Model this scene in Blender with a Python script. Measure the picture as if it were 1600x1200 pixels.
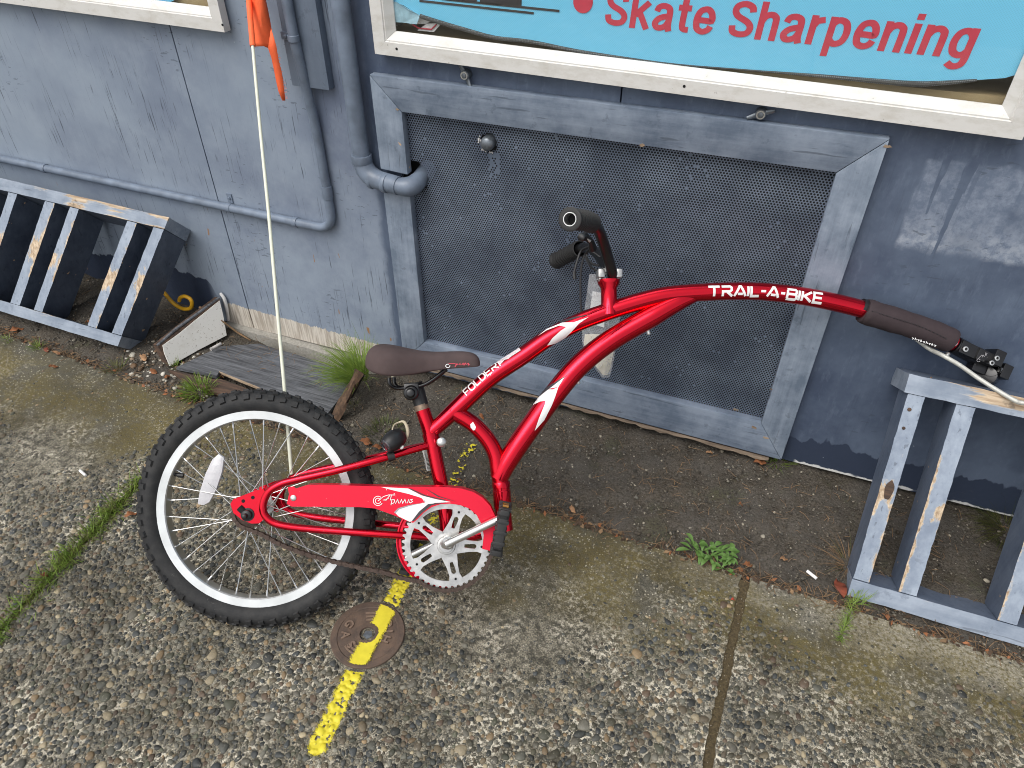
import bpy, bmesh, math, random
import numpy as np
from mathutils import Vector, Matrix

random.seed(7); rng = np.random.default_rng(7)
for o in list(bpy.data.objects): bpy.data.objects.remove(o, do_unlink=True)
SC = bpy.context.scene; COL = SC.collection
rad = math.radians

# ------------------------------------------------------------------ camera, sky, sun, exposure
CAM_H = 1.3246; FOC = 1116.0
def cam_axes():
    yaw, pitch = rad(-21.38), rad(-39.35)
    f = Vector((math.sin(yaw)*math.cos(pitch), math.cos(yaw)*math.cos(pitch), math.sin(pitch)))
    r = f.cross(Vector((0, 0, 1))).normalized(); d = f.cross(r)
    return r, d, f
CR, CD, CF = cam_axes()
cam_d = bpy.data.cameras.new('camera'); cam = bpy.data.objects.new('camera', cam_d); COL.objects.link(cam)
M = Matrix.Identity(4)
for i in range(3): M[i][0] = CR[i]; M[i][1] = -CD[i]; M[i][2] = -CF[i]
M[2][3] = CAM_H
cam.matrix_world = M
cam_d.sensor_width = 36.0; cam_d.sensor_fit = 'HORIZONTAL'; cam_d.lens = 36.0*FOC/1600.0
cam_d.clip_start = 0.02; cam_d.clip_end = 400
SC.camera = cam; SC.cycles.filter_width = 1.0

SUN_EL, SUN_AZ = rad(58), rad(205)      # azimuth clockwise from +Y: the sun stands behind the camera, a little to the left
w = bpy.data.worlds.new('World'); SC.world = w; w.use_nodes = True
wt = w.node_tree; bg = wt.nodes['Background']
sky = wt.nodes.new('ShaderNodeTexSky'); sky.sky_type = 'NISHITA'; sky.sun_disc = False
sky.sun_elevation = SUN_EL; sky.sun_rotation = SUN_AZ; sky.dust_density = 4.0; sky.air_density = 1.0; sky.ozone_density = 1.0
hs = wt.nodes.new('ShaderNodeHueSaturation'); hs.inputs['Saturation'].default_value = 0.28
wt.links.new(sky.outputs[0], hs.inputs['Color']); wt.links.new(hs.outputs[0], bg.inputs[0])
bg.inputs[1].default_value = 0.15
sl = bpy.data.lights.new('sun', 'SUN'); sun = bpy.data.objects.new('sun', sl); COL.objects.link(sun)
sl.energy = 0.9; sl.angle = rad(45); sl.color = (1.0, 0.97, 0.92)
sd = Vector((math.sin(SUN_AZ)*math.cos(SUN_EL), math.cos(SUN_AZ)*math.cos(SUN_EL), math.sin(SUN_EL)))
sun.rotation_euler = sd.to_track_quat('Z', 'Y').to_euler()
SC.view_settings.view_transform = 'Standard'; SC.view_settings.look = 'None'
SC.view_settings.exposure = 0.42; SC.view_settings.gamma = 1.0; SC.view_settings.use_curve_mapping = False

# ------------------------------------------------------------------ survey helpers: a sight line met with a real plane of the place
CP = Vector((0, 0, CAM_H)); WALL = 1.47
def ray(px, py): return CR*((px-800)/FOC) + CD*((py-600)/FOC) + CF
def W(px, py, y=WALL):                    # point on a plane parallel to the wall
    r = ray(px, py); return CP + r*(y/r.y)
def G(px, py, z=0.0):                     # point on the ground
    r = ray(px, py); return CP + r*((z-CAM_H)/r.z)
# the leaning plane of the bicycle: hub, forward, up and outward directions
HUB = Vector((-0.84362279, 0.71765319, CAM_H-1.13085753))
BN = Vector((0.29022254, -0.73233615, 0.6159989)).normalized()
BU = Vector((0, 0, 1)).cross(BN).normalized(); BW = BN.cross(BU)
ZO = 0.243
def bl(px, py, side=0.0):                 # local bicycle coordinates (forward, left, up) of a point `side` metres out of its plane
    r = ray(px, py); t = ((HUB + BN*side - CP).dot(BN))/r.dot(BN)
    d = CP + r*t - HUB
    return Vector((d.dot(BU), -side, d.dot(BW)+ZO))

# ------------------------------------------------------------------ objects
def link(o, parent=None):
    COL.objects.link(o)
    if parent is not None: o.parent = parent
    return o
def tag(o, label=None, cat=None, group=None, kind=None):
    if label: o['label'] = label
    if cat: o['category'] = cat
    if group: o['group'] = group
    if kind: o['kind'] = kind
    return o
def empty(name, loc=(0, 0, 0), parent=None):
    o = bpy.data.objects.new(name, None); o.empty_display_size = .05; o.location = loc
    return link(o, parent)
def catmull(pts, n=8):
    P = [Vector(p) for p in pts]; out = []
    for i in range(len(P)-1):
        p0 = P[max(i-1, 0)]; p1 = P[i]; p2 = P[i+1]; p3 = P[min(i+2, len(P)-1)]
        for k in range(n):
            t = k/n
            out.append(0.5*((2*p1)+(-p0+p2)*t+(2*p0-5*p1+4*p2-p3)*t*t+(-p0+3*p1-3*p2+p3)*t**3))
    out.append(P[-1]); return out
class MB:
    def __init__(s): s.v = []; s.f = []; s.mi = []; s.attr = {}; s.cm = 0
    def add(s, vs, fs):
        b = len(s.v); s.v += [tuple(v) for v in vs]; s.f += [tuple(b+i for i in f) for f in fs]; s.mi += [s.cm]*len(fs); return b
    def box(s, c, sx, sy, sz, ax=None):
        c = Vector(c); ax = ax or (Vector((1, 0, 0)), Vector((0, 1, 0)), Vector((0, 0, 1)))
        vs = [c+ax[0]*(sx/2*i)+ax[1]*(sy/2*j)+ax[2]*(sz/2*k) for k in (-1, 1) for j in (-1, 1) for i in (-1, 1)]
        s.add(vs, [(0, 2, 3, 1), (4, 5, 7, 6), (0, 1, 5, 4), (2, 6, 7, 3), (0, 4, 6, 2), (1, 3, 7, 5)])
    def tube(s, pts, r, seg=14, cap=True, closed=False, flat=None):
        P = [Vector(p) for p in pts]; n = len(P)
        R = [r]*n if not hasattr(r, '__len__') else list(r)
        if len(R) != n: R = list(np.interp(np.linspace(0, 1, n), np.linspace(0, 1, len(R)), R))
        T = []
        for i in range(n):
            a = P[(i-1) % n] if closed else P[max(i-1, 0)]; b = P[(i+1) % n] if closed else P[min(i+1, n-1)]
            T.append((b-a).normalized() if (b-a).length > 1e-9 else Vector((0, 0, 1)))
        up = Vector((0, 1, 0)) if abs(T[0].y) < .9 else Vector((1, 0, 0))
        nrm = (up - T[0]*up.dot(T[0])).normalized(); vs = []
        for i in range(n):
            nrm = (nrm - T[i]*nrm.dot(T[i])).normalized(); bi = T[i].cross(nrm)
            fx, fy = flat if flat else (1, 1)
            for k in range(seg):
                a = 2*math.pi*k/seg; vs.append(P[i]+(nrm*math.cos(a)*fx+bi*math.sin(a)*fy)*R[i])
        fs = []
        for i in range(n if closed else n-1):
            j = (i+1) % n
            for k in range(seg):
                k2 = (k+1) % seg; fs.append((i*seg+k, i*seg+k2, j*seg+k2, j*seg+k))
        if cap and not closed:
            fs.append(tuple(reversed(range(seg)))); fs.append(tuple((n-1)*seg+k for k in range(seg)))
        s.add(vs, fs)
    def lathe(s, c, axis, prof, seg=32, cap=True):     # prof: (distance along the axis, radius)
        c = Vector(c); a = Vector(axis).normalized(); t = Vector((0, 0, 1)) if abs(a.z) < .9 else Vector((1, 0, 0))
        e1 = (t-a*t.dot(a)).normalized(); e2 = a.cross(e1); vs = []
        for (h, r) in prof:
            for k in range(seg):
                g = 2*math.pi*k/seg; vs.append(c+a*h+(e1*math.cos(g)+e2*math.sin(g))*r)
        fs = []; n = len(prof)
        for i in range(n-1):
            for k in range(seg):
                k2 = (k+1) % seg; fs.append((i*seg+k, i*seg+k2, (i+1)*seg+k2, (i+1)*seg+k))
        if cap: fs.append(tuple(reversed(range(seg)))); fs.append(tuple((n-1)*seg+k for k in range(seg)))
        s.add(vs, fs)
    def ringlathe(s, c, axis, prof, seg=64):           # closed profile turned round an axis
        c = Vector(c); a = Vector(axis).normalized(); t = Vector((0, 0, 1)) if abs(a.z) < .9 else Vector((1, 0, 0))
        e1 = (t-a*t.dot(a)).normalized(); e2 = a.cross(e1); n = len(prof); vs = []
        for k in range(seg):
            g = 2*math.pi*k/seg
            for (h, r) in prof: vs.append(c+a*h+(e1*math.cos(g)+e2*math.sin(g))*r)
        s.add(vs, [(k*n+i, ((k+1) % seg)*n+i, ((k+1) % seg)*n+(i+1) % n, k*n+(i+1) % n) for k in range(seg) for i in range(n)])
    def prism(s, loop, d):                             # loop of points, thickness vector d
        L = [Vector(p) for p in loop]; n = len(L); d = Vector(d)
        s.add(L+[p+d for p in L], [tuple(reversed(range(n))), tuple(range(n, 2*n))]+[(i, (i+1) % n, n+(i+1) % n, n+i) for i in range(n)])
    def build(s, name, m, parent=None, smooth=True, ang=38, bevel=0, loc=None, fix=True):
        me = bpy.data.meshes.new(name); me.from_pydata(s.v, [], s.f)
        for mm in (m if isinstance(m, (list, tuple)) else [m]): me.materials.append(mm)
        if isinstance(m, (list, tuple)): me.polygons.foreach_set('material_index', s.mi)
        if fix or bevel:
            b = bmesh.new(); b.from_mesh(me)
            if fix: bmesh.ops.recalc_face_normals(b, faces=b.faces)
            if bevel:
                ed = [e for e in b.edges if len(e.link_faces) == 2 and e.calc_face_angle(0) > .7]
                bmesh.ops.bevel(b, geom=ed, offset=bevel, segments=2, affect='EDGES', profile=.6, clamp_overlap=True)
            b.to_mesh(me); b.free()
        if smooth:
            me.polygons.foreach_set('use_smooth', [True]*len(me.polygons)); me.set_sharp_from_angle(angle=rad(ang))
        for k, (dom, typ, vals) in s.attr.items():
            a = me.attributes.new(k, typ, dom)
            a.data.foreach_set('color' if typ == 'FLOAT_COLOR' else 'value', np.asarray(vals, dtype=np.float32).ravel())
        o = bpy.data.objects.new(name, me)
        if loc is not None: o.location = loc
        return link(o, parent)

# ------------------------------------------------------------------ materials
def stroke(pl, th):
    """quads along a polyline with mitred joints"""
    P2 = [np.array(p, float) for p in pl]; n = len(P2); L_, R_ = [], []
    for i in range(n):
        d0 = P2[i]-P2[i-1] if i else P2[1]-P2[0]; d1 = P2[i+1]-P2[i] if i < n-1 else d0
        d0 = d0/np.hypot(*d0); d1 = d1/np.hypot(*d1); m = d0+d1; m = m/max(np.hypot(*m), 1e-6); nn = np.array((-m[1], m[0])); k = min(1/max(np.dot(nn, (-d0[1], d0[0])), .35), 2.2)
        L_.append(P2[i]+nn*k*th/2); R_.append(P2[i]-nn*k*th/2)
    return [[L_[i], L_[i+1], R_[i+1], R_[i]] for i in range(n-1)]
class NT:
    def __init__(s, name):
        s.m = bpy.data.materials.new(name); s.m.use_nodes = True; s.t = s.m.node_tree; s.b = s.t.nodes['Principled BSDF']
    def n(s, typ, ins=None, **kw):
        x = s.t.nodes.new('ShaderNode'+typ)
        for k, v in kw.items(): setattr(x, k, v)
        for k, v in (ins or {}).items(): s.put(x.inputs[k], v)
        return x
    def put(s, sock, v):
        if isinstance(v, bpy.types.NodeSocket): s.t.links.new(v, sock)
        else:
            if hasattr(sock.default_value, '__len__') and hasattr(v, '__len__') and len(v) == 3 and len(sock.default_value) == 4: v = (*v, 1)
            sock.default_value = v
    def pos(s): return s.n('NewGeometry').outputs['Position']
    def obj(s): return s.n('TexCoord').outputs['Object']
    def scl(s, v, sc, loc=(0, 0, 0), rot=(0, 0, 0)): return s.n('Mapping', {'Vector': v, 'Scale': sc, 'Location': loc, 'Rotation': rot}).outputs[0]
    def noise(s, v, scale, detail=4, rough=.55, dist=0): return s.n('TexNoise', {'Vector': v, 'Scale': scale, 'Detail': detail, 'Roughness': rough, 'Distortion': dist}).outputs[0]
    def vor(s, v, scale, out='Distance', feature='F1', rand=1): return s.n('TexVoronoi', {'Vector': v, 'Scale': scale, 'Randomness': rand}, feature=feature).outputs[out]
    def ramp(s, f, stops, interp='LINEAR'):
        x = s.n('ValToRGB'); s.put(x.inputs[0], f); e = x.color_ramp; e.interpolation = interp
        while len(e.elements) < len(stops): e.elements.new(.5)
        for el, (p, c) in zip(e.elements, stops):
            el.position = p; el.color = (c, c, c, 1) if not hasattr(c, '__len__') else (*c, 1)
        return x.outputs[0]
    def mix(s, f, a, b, mode='MIX'):
        x = s.n('Mix', data_type='RGBA', blend_type=mode); s.put(x.inputs[0], f); s.put(x.inputs[6], a); s.put(x.inputs[7], b); return x.outputs[2]
    def ma(s, op, a, b=0.0, c=None, clamp=False):
        x = s.n('Math', operation=op, use_clamp=clamp); s.put(x.inputs[0], a); s.put(x.inputs[1], b)
        if c is not None: s.put(x.inputs[2], c)
        return x.outputs[0]
    def sep(s, v): x = s.n('SeparateXYZ', {0: v}); return x.outputs
    def step(s, v, lo, hi): return s.n('MapRange', {0: v, 1: lo, 2: hi, 3: 0.0, 4: 1.0}, interpolation_type='SMOOTHSTEP').outputs[0]
    def attr(s, name, out='Fac'): return s.n('Attribute', attribute_name=name).outputs[out]
    def bump(s, h, strength=.4, dist=.002): s.put(s.b.inputs['Normal'], s.n('Bump', {'Height': h, 'Strength': strength, 'Distance': dist}).outputs[0])
    def set(s, **kw):
        for k, v in kw.items(): s.put(s.b.inputs[k.replace('_', ' ')], v)
        return s
def simple(name, col, rough=.5, metal=0.0, coat=0.0, vary=.15, scale=60, bump=0, spec=.5):
    t = NT(name); p = t.obj(); n = t.noise(p, scale, 5)
    c = t.mix(t.ramp(n, [(.3, 0.0), (.7, 1.0)]), tuple(x*(1-vary) for x in col), tuple(min(1, x*(1+vary)) for x in col))
    t.set(Base_Color=c, Roughness=t.ma('ADD', t.ma('MULTIPLY', n, .2), rough-.1), Metallic=metal)
    t.put(t.b.inputs['Coat Weight'], coat); t.put(t.b.inputs['Coat Roughness'], .06); t.put(t.b.inputs['Specular IOR Level'], spec)
    if bump: t.bump(t.noise(p, scale*3, 3), bump, .001)
    return t.m
BLUE_L = (.215, .265, .335); BLUE_M = (.125, .165, .225); BLUE_D = (.062, .088, .135); BLUE_N = (.022, .032, .055)
BARE = (.50, .34, .20); OLDWHITE = (.60, .555, .48)

def wall_material():
    t = NT('weathered_blue_wall_paint'); p = t.pos(); x, y, z = t.sep(p)[:3]
    big = t.noise(p, 2.3, 4, .6); mid = t.noise(p, 9, 5, .65); fine = t.noise(p, 60, 4, .6)
    col = t.mix(t.ramp(big, [(.36, 0.0), (.64, 1.0)]), (.130, .160, .228), (.235, .285, .355))
    col = t.mix(t.ma('MULTIPLY', t.ramp(mid, [(.45, 0.0), (.72, 1.0)]), .55), col, (.29, .34, .405))
    col = t.mix(t.ma('MULTIPLY', t.ma('MULTIPLY', t.ma('SUBTRACT', 1.0, t.step(t.ma('ADD', z, t.ma('MULTIPLY', big, .3)), .35, .95)), t.ramp(t.noise(p, 24, 5, .7), [(.3, .35), (.6, 1.0)])), .55), col, (.30, .355, .425))
    # the freshly coated, darker paint right of the pipe run
    side = t.step(t.ma('ADD', x, t.ma('MULTIPLY', t.ma('SUBTRACT', mid, .5), .06)), -.955, -.93)
    dark = t.mix(t.ramp(t.ma('ADD', t.ma('MULTIPLY', mid, .6), t.ma('MULTIPLY', big, .4)), [(.38, 0.0), (.62, 1.0)]), (.052, .072, .118), (.105, .138, .198))
    dark = t.mix(t.ma('MULTIPLY', t.ramp(t.noise(t.scl(p, (3, 1, 1)), 22, 5, .7), [(.55, 0.0), (.7, 1.0)]), .35), dark, (.15, .19, .26))
    # old chalky patch with runs, right of the panel
    pw = t.noise(p, 30, 4, .6); xx = t.ma('ADD', x, t.ma('MULTIPLY', pw, .02)); zz = t.ma('ADD', z, t.ma('MULTIPLY', pw, .03))
    patch = t.ma('MULTIPLY', t.ma('MULTIPLY', t.step(xx, .252, .262), t.ma('SUBTRACT', 1.0, t.step(xx, .93, .95))), t.ma('MULTIPLY', t.step(zz, .642, .66), t.ma('SUBTRACT', 1.0, t.step(zz, .822, .832))))
    runs = t.step(t.noise(t.scl(p, (60, 1, 2.2)), 1.0, 2, .5), .56, .60)
    runs = t.ma('MULTIPLY', runs, t.step(z, .66, .74))
    patch = t.ma('MULTIPLY', patch, t.ma('SUBTRACT', 1.0, t.ma('MULTIPLY', runs, .5)))
    wob = t.ma('MULTIPLY', t.ma('SUBTRACT', t.noise(t.scl(p, (1, 1, 1)), 30, 2), .5), .006)
    for px_, py_, zl_, hw_ in ((1503, 290, .60, .0052), (1472, 270, .705, .0045), (1527, 250, .755, .0040)):
        xr_ = W(px_, py_).x; dd_ = t.ma('ABSOLUTE', t.ma('ADD', t.ma('SUBTRACT', x, xr_), wob)); wd_ = t.ma('ADD', hw_*.45, t.ma('MULTIPLY', t.step(z, zl_, .83), hw_))
        run_ = t.ma('MULTIPLY', t.step(t.ma('SUBTRACT', wd_, dd_), -.0008, .0008), t.step(z, zl_, zl_+.004)); patch = t.ma('MULTIPLY', patch, t.ma('SUBTRACT', 1.0, run_))
    low_ = t.ma('MULTIPLY', t.ma('SUBTRACT', 1.0, t.step(zz, .655, .74)), t.step(t.noise(p, 55, 5, .7), .38, .6))
    pc = t.mix(t.ramp(t.noise(p, 50, 5, .7), [(.4, 0.0), (.65, 1.0)]), (.125, .160, .225), (.225, .265, .335)); pc = t.mix(t.ma('MULTIPLY', low_, .8), pc, (.34, .375, .43))
    dark = t.mix(t.ma('MULTIPLY', patch, t.ramp(t.noise(p, 14, 4), [(.3, .35), (.6, 1.0)])), dark, pc)
    col = t.mix(side, col, dark)
    # dark undercoat along the foot of the wall with a ragged upper edge
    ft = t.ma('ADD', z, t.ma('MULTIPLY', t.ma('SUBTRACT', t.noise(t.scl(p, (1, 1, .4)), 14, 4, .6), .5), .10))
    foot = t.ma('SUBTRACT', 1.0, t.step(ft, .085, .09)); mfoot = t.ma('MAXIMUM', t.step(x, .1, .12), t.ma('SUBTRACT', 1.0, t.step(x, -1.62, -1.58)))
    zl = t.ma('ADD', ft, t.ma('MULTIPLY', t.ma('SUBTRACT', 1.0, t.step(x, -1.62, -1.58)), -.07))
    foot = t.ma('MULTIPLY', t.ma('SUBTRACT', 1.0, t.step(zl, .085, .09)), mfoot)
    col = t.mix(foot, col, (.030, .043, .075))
    # cracks of the weathered plywood: short upright checks
    ck = t.noise(t.scl(p, (250, 250, 9)), 1.0, 3, .6); ck2 = t.noise(t.scl(p, (6, 6, 4)), 1.0, 3)
    crack = t.ma('MULTIPLY', t.step(ck, .615, .66), t.step(ck2, .40, .56)); crack = t.ma('MULTIPLY', crack, t.ma('SUBTRACT', 1.0, t.ma('MULTIPLY', side, .8)))
    col = t.mix(t.ma('MULTIPLY', crack, .75), col, (.035, .045, .065))
    chip = t.ma('MULTIPLY', t.step(t.noise(t.scl(p, (60, 60, 14)), 1.0, 2, .5), .73, .74), t.ma('SUBTRACT', 1.0, t.step(z, .30, .45)))
    col = t.mix(t.ma('MULTIPLY', chip, t.ma('SUBTRACT', 1.0, side)), col, (.30, .17, .08))
    nick = t.step(t.noise(p, 85, 2, .4), .79, .80)
    col = t.mix(nick, col, (.50, .55, .60))
    scuff = t.ma('MULTIPLY', t.step(t.noise(t.scl(p, (40, 40, 130), rot=(0, .5, 0)), 1.0, 2), .64, .67), t.step(t.noise(p, 5, 2), .56, .64))
    col = t.mix(t.ma('MULTIPLY', scuff, .5), col, (.05, .065, .09))
    # strip that was never repainted, old white, above the footing
    zb = t.ma('SUBTRACT', z, t.ma('MULTIPLY', t.ma('ADD', x, 1.57), -.035))
    zb = t.ma('ADD', zb, t.ma('MULTIPLY', t.ma('SUBTRACT', t.noise(t.scl(p, (1, 1, .25)), 60, 3, .7), .5), .03))
    strip = t.ma('MULTIPLY', t.ma('SUBTRACT', 1.0, t.step(zb, .073, .076)), t.ma('MULTIPLY', t.step(x, -1.575, -1.565), t.ma('SUBTRACT', 1.0, t.step(xx, -.965, -.955))))
    wc = t.mix(t.ramp(t.noise(t.scl(p, (160, 160, 10)), 1.0, 4, .6), [(.42, 1.0), (.58, 0.0)]), (.63, .585, .51), (.40, .35, .29))
    col = t.mix(strip, col, wc)
    edge = t.step(t.ma('ABSOLUTE', t.ma('SUBTRACT', z, .012)), .012, .004)
    white = t.ma('MULTIPLY', t.ma('MULTIPLY', t.ma('SUBTRACT', 1.0, t.step(t.ma('ADD', z, t.ma('MULTIPLY', t.noise(p, 45, 3), .022)), .020, .023)), t.step(x, .2, .21)), t.step(t.noise(p, 11, 2), .38, .42))
    col = t.mix(white, col, (.66, .66, .64))
    t.set(Base_Color=col, Roughness=t.ma('ADD', .42, t.ma('MULTIPLY', fine, .3)))
    grain = t.noise(t.scl(p, (120, 120, 5)), 1.0, 3, .6)
    h = t.ma('ADD', t.ma('MULTIPLY', grain, .5), t.ma('ADD', t.ma('MULTIPLY', mid, .8), t.ma('MULTIPLY', t.ma('ADD', crack, foot), -.35)))
    t.bump(h, .35, .003)
    return t.m

def wood_paint(name, base, light, grain_axis=0, wear_attr=False, chips=.0):
    """brushed blue paint over timber; the 'wear' attribute bares the wood"""
    t = NT(name); p = t.obj(); sc = [70, 70, 70]; sc[grain_axis] = 5
    n1 = t.noise(p, 14, 5, .65); g = t.noise(t.scl(p, sc), 1.0, 5, .65); fine = t.noise(p, 120, 3)
    col = t.mix(t.ramp(t.ma('ADD', t.ma('MULTIPLY', n1, .65), t.ma('MULTIPLY', g, .35)), [(.38, 0.0), (.62, 1.0)]), base, light)
    blot = t.step(t.noise(p, 32, 4, .7), .60, .68)
    col = t.mix(t.ma('MULTIPLY', blot, .35), col, tuple(c*.55 for c in base))
    col = t.mix(t.ma('MULTIPLY', t.step(t.noise(t.scl(p, [s*1.4 for s in sc]), 1.0, 3), .64, .69), .5), col, tuple(c*.35 for c in base))
    h = t.ma('MULTIPLY', g, .6)
    if wear_attr:
        wv = t.attr('wear'); edge = t.noise(t.scl(p, [s*.9 for s in sc]), 1.0, 5, .7)
        m = t.step(t.ma('ADD', wv, t.ma('MULTIPLY', t.ma('SUBTRACT', edge, .5), 1.5)), .50, .56)
        wood = t.mix(t.ramp(t.noise(t.scl(p, [s*2 for s in sc]), 1.0, 4, .6), [(.35, 0.0), (.65, 1.0)]), (.30, .205, .125), (.62, .50, .355))
        grime = t.step(t.noise(p, 45, 4), .58, .70)
        wood = t.mix(t.ma('MULTIPLY', grime, .6), wood, (.07, .055, .04))
        halo = t.step(t.ma('ADD', wv, t.ma('MULTIPLY', t.ma('SUBTRACT', edge, .5), 1.5)), .40, .50)
        col = t.mix(t.ma('MULTIPLY', halo, .45), col, (.50, .47, .42)); col = t.mix(m, col, wood)
        h = t.ma('ADD', h, t.ma('MULTIPLY', m, -.8))
    if chips:
        cm = t.step(t.noise(p, 38, 2, .5), .76-chips, .77-chips); col = t.mix(cm, col, BARE)
    t.set(Base_Color=col, Roughness=t.ma('ADD', .40, t.ma('MULTIPLY', fine, .25))); t.bump(h, .35, .002)
    return t.m

def stain_field(t, p):
    a = t.noise(p, 2.1, 4, .6); b = t.noise(p, 8.5, 4, .65)
    return t.ramp(t.ma('ADD', t.ma('MULTIPLY', a, .6), t.ma('MULTIPLY', b, .4)), [(.36, (.60, .575, .50)), (.50, (.98, .965, .90)), (.66, (1.28, 1.26, 1.17))])
def concrete_material():
    t = NT('exposed_aggregate_cement'); p = t.pos(); x, y, z = t.sep(p)[:3]
    warp = t.noise(p, 4.5, 4, .6)
    fine = t.noise(p, 330, 4, .7); grit = t.vor(p, 240, 'Color'); gd = t.vor(p, 240)
    gv = t.n('SeparateColor', {0: grit}).outputs
    cem = t.mix(t.ramp(fine, [(.40, 0.0), (.62, 1.0)]), (.060, .055, .042), (.34, .31, .25))
    gcol = t.ramp(gv[0], [(0, (.05, .052, .055)), (.35, (.10, .10, .095)), (.6, (.23, .20, .16)), (.85, (.42, .39, .33)), (1, (.58, .55, .48))], 'CONSTANT')
    gm = t.ma('MULTIPLY', t.step(gd, .40, .30), t.step(gv[1], .45, .5))
    rough_c = t.mix(gm, cem, gcol)
    dirt_shade = t.step(t.noise(p, 48, 5, .75), .42, .60)
    rough_c = t.mix(t.ma('MULTIPLY', dirt_shade, .88), rough_c, (.032, .030, .023))  # dark dirt, laid on heavily to paint in contact shade between pebbles
    # trowelled border by the soil: grey paste, few specks, olive algae in patches
    sm = t.mix(t.ramp(fine, [(.34, 0.0), (.7, 1.0)]), (.034, .032, .024), (.128, .120, .096))
    speck = t.ma('MULTIPLY', t.step(t.vor(p, 150), .30, .18), t.step(t.n('SeparateColor', {0: t.vor(p, 150, 'Color')}).outputs[0], .50, .54))
    dk = t.ma('MULTIPLY', t.step(t.vor(p, 120), .26, .18), t.step(t.n('SeparateColor', {0: t.vor(p, 120, 'Color')}).outputs[1], .66, .7))
    sm = t.mix(dk, sm, (.030, .031, .030)); sm = t.mix(speck, sm, (.50, .47, .40))
    alg = t.ma('MULTIPLY', t.step(t.noise(p, 6, 4, .65), .34, .54), t.step(t.noise(p, 110, 4, .7), .28, .58))
    lx = t.ma('SUBTRACT', 1.0, t.step(t.ma('ABSOLUTE', t.ma('ADD', t.ma('SUBTRACT', y, .95), t.ma('MULTIPLY', t.ma('SUBTRACT', warp, .5), .3))), .06, .24))
    alg = t.ma('MULTIPLY', alg, lx)
    sm = t.mix(t.ma('MULTIPLY', alg, .76), sm, (.115, .088, .017))
    yb = t.ma('ADD', y, t.ma('MULTIPLY', t.ma('SUBTRACT', warp, .5), .42))
    k = t.step(yb, .74, .98)
    col = t.mix(k, rough_c, sm)
    # lichen-white wear in the open field
    wl = t.ma('MULTIPLY', t.step(t.noise(p, 95, 5, .78), .50, .58), t.step(t.noise(p, 6.5, 3, .6), t.ma('SUBTRACT', .44, t.ma('MULTIPLY', t.step(x, -.5, .3), .14)), .60))
    wl = t.ma('MULTIPLY', wl, t.ma('SUBTRACT', 1.0, t.ma('MULTIPLY', k, .80)))
    col = t.mix(t.ma('MULTIPLY', wl, .92), col, (.60, .56, .48))
    sand = t.ma('MULTIPLY', t.ma('MULTIPLY', t.step(t.ma('ADD', yb, t.ma('MULTIPLY', t.noise(p, 22, 3), .10)), 1.02, 1.10), t.step(x, -.1, .25)), t.step(t.noise(p, 140, 4, .7), .36, .62))
    col = t.mix(t.ma('MULTIPLY', sand, .60), col, (.36, .335, .285))
    col = t.mix(1.0, col, stain_field(t, p), 'MULTIPLY')
    t.set(Base_Color=col, Roughness=.85)
    t.bump(t.ma('ADD', t.ma('MULTIPLY', fine, .6), t.ma('MULTIPLY', gd, -.4)), .6, .003)
    return t.m

def pebble_material(single=False):
    t = NT('pebble_stone'+('_single' if single else '')); p = t.pos()
    if single:
        r = t.n('ObjectInfo').outputs['Random']
        base = t.ramp(r, PEB_STOPS, 'CONSTANT')
    else: base = t.attr('stone', 'Color')
    n = t.noise(p, 260, 4, .6); n2 = t.noise(p, 900, 2)
    c = t.mix(t.ramp(n, [(.3, 0.0), (.7, 1.0)]), t.mix(1.0, base, (.78, .78, .78), 'MULTIPLY'), t.mix(1.0, base, (1.18, 1.18, 1.16), 'MULTIPLY'))
    film = t.ma('MULTIPLY', t.step(t.noise(p, 120, 5, .75), .585, .66), .6); c = t.mix(film, c, (.44, .41, .345))
    c = t.mix(1.0, c, stain_field(t, p), 'MULTIPLY')
    t.set(Base_Color=c, Roughness=t.ma('ADD', .42, t.ma('MULTIPLY', n2, .3))); t.bump(n, .25, .001)
    return t.m
PEB_COLS = [(.041, .043, .041), (.062, .063, .057), (.025, .026, .025), (.082, .081, .068), (.105, .098, .082), (.066, .061, .043), (.120, .095, .062), (.185, .132, .078),
            (.098, .068, .047), (.045, .049, .050), (.066, .067, .048), (.25, .21, .145), (.032, .034, .031), (.085, .069, .048), (.140, .133, .112), (.047, .052, .055)]
PEB_STOPS = [(i/16, c) for i, c in enumerate(PEB_COLS)]

def soil_material():
    t = NT('dark_gritty_soil'); p = t.pos(); x, y, z = t.sep(p)[:3]
    n = t.noise(p, 9, 6, .7); f = t.noise(p, 170, 5, .75); f2 = t.noise(p, 45, 5, .7)
    c = t.mix(t.ramp(f, [(.34, 0.0), (.68, 1.0)]), (.024, .020, .015), (.165, .145, .118))
    c = t.mix(t.ma('MULTIPLY', t.ramp(f2, [(.45, 0.0), (.68, 1.0)]), .6), c, (.075, .058, .040))
    c = t.mix(t.ma('MULTIPLY', t.ramp(n, [(.42, 0.0), (.62, 1.0)]), .5), c, (.10, .094, .085))
    sp = t.ma('MULTIPLY', t.step(t.vor(p, 210), .20, .10), t.step(t.n('SeparateColor', {0: t.vor(p, 210, 'Color')}).outputs[0], .80, .84))
    c = t.mix(sp, c, (.42, .39, .33))
    ms = t.ma('MULTIPLY', t.step(t.noise(p, 6, 4, .6), .56, .66), t.step(f, .42, .6)); c = t.mix(t.ma('MULTIPLY', ms, .5), c, (.045, .060, .015))
    t.set(Base_Color=c, Roughness=.95); t.put(t.b.inputs['Specular IOR Level'], .2)
    t.bump(t.ma('ADD', f, t.ma('MULTIPLY', f2, 1.4)), .9, .006)
    return t.m

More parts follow.
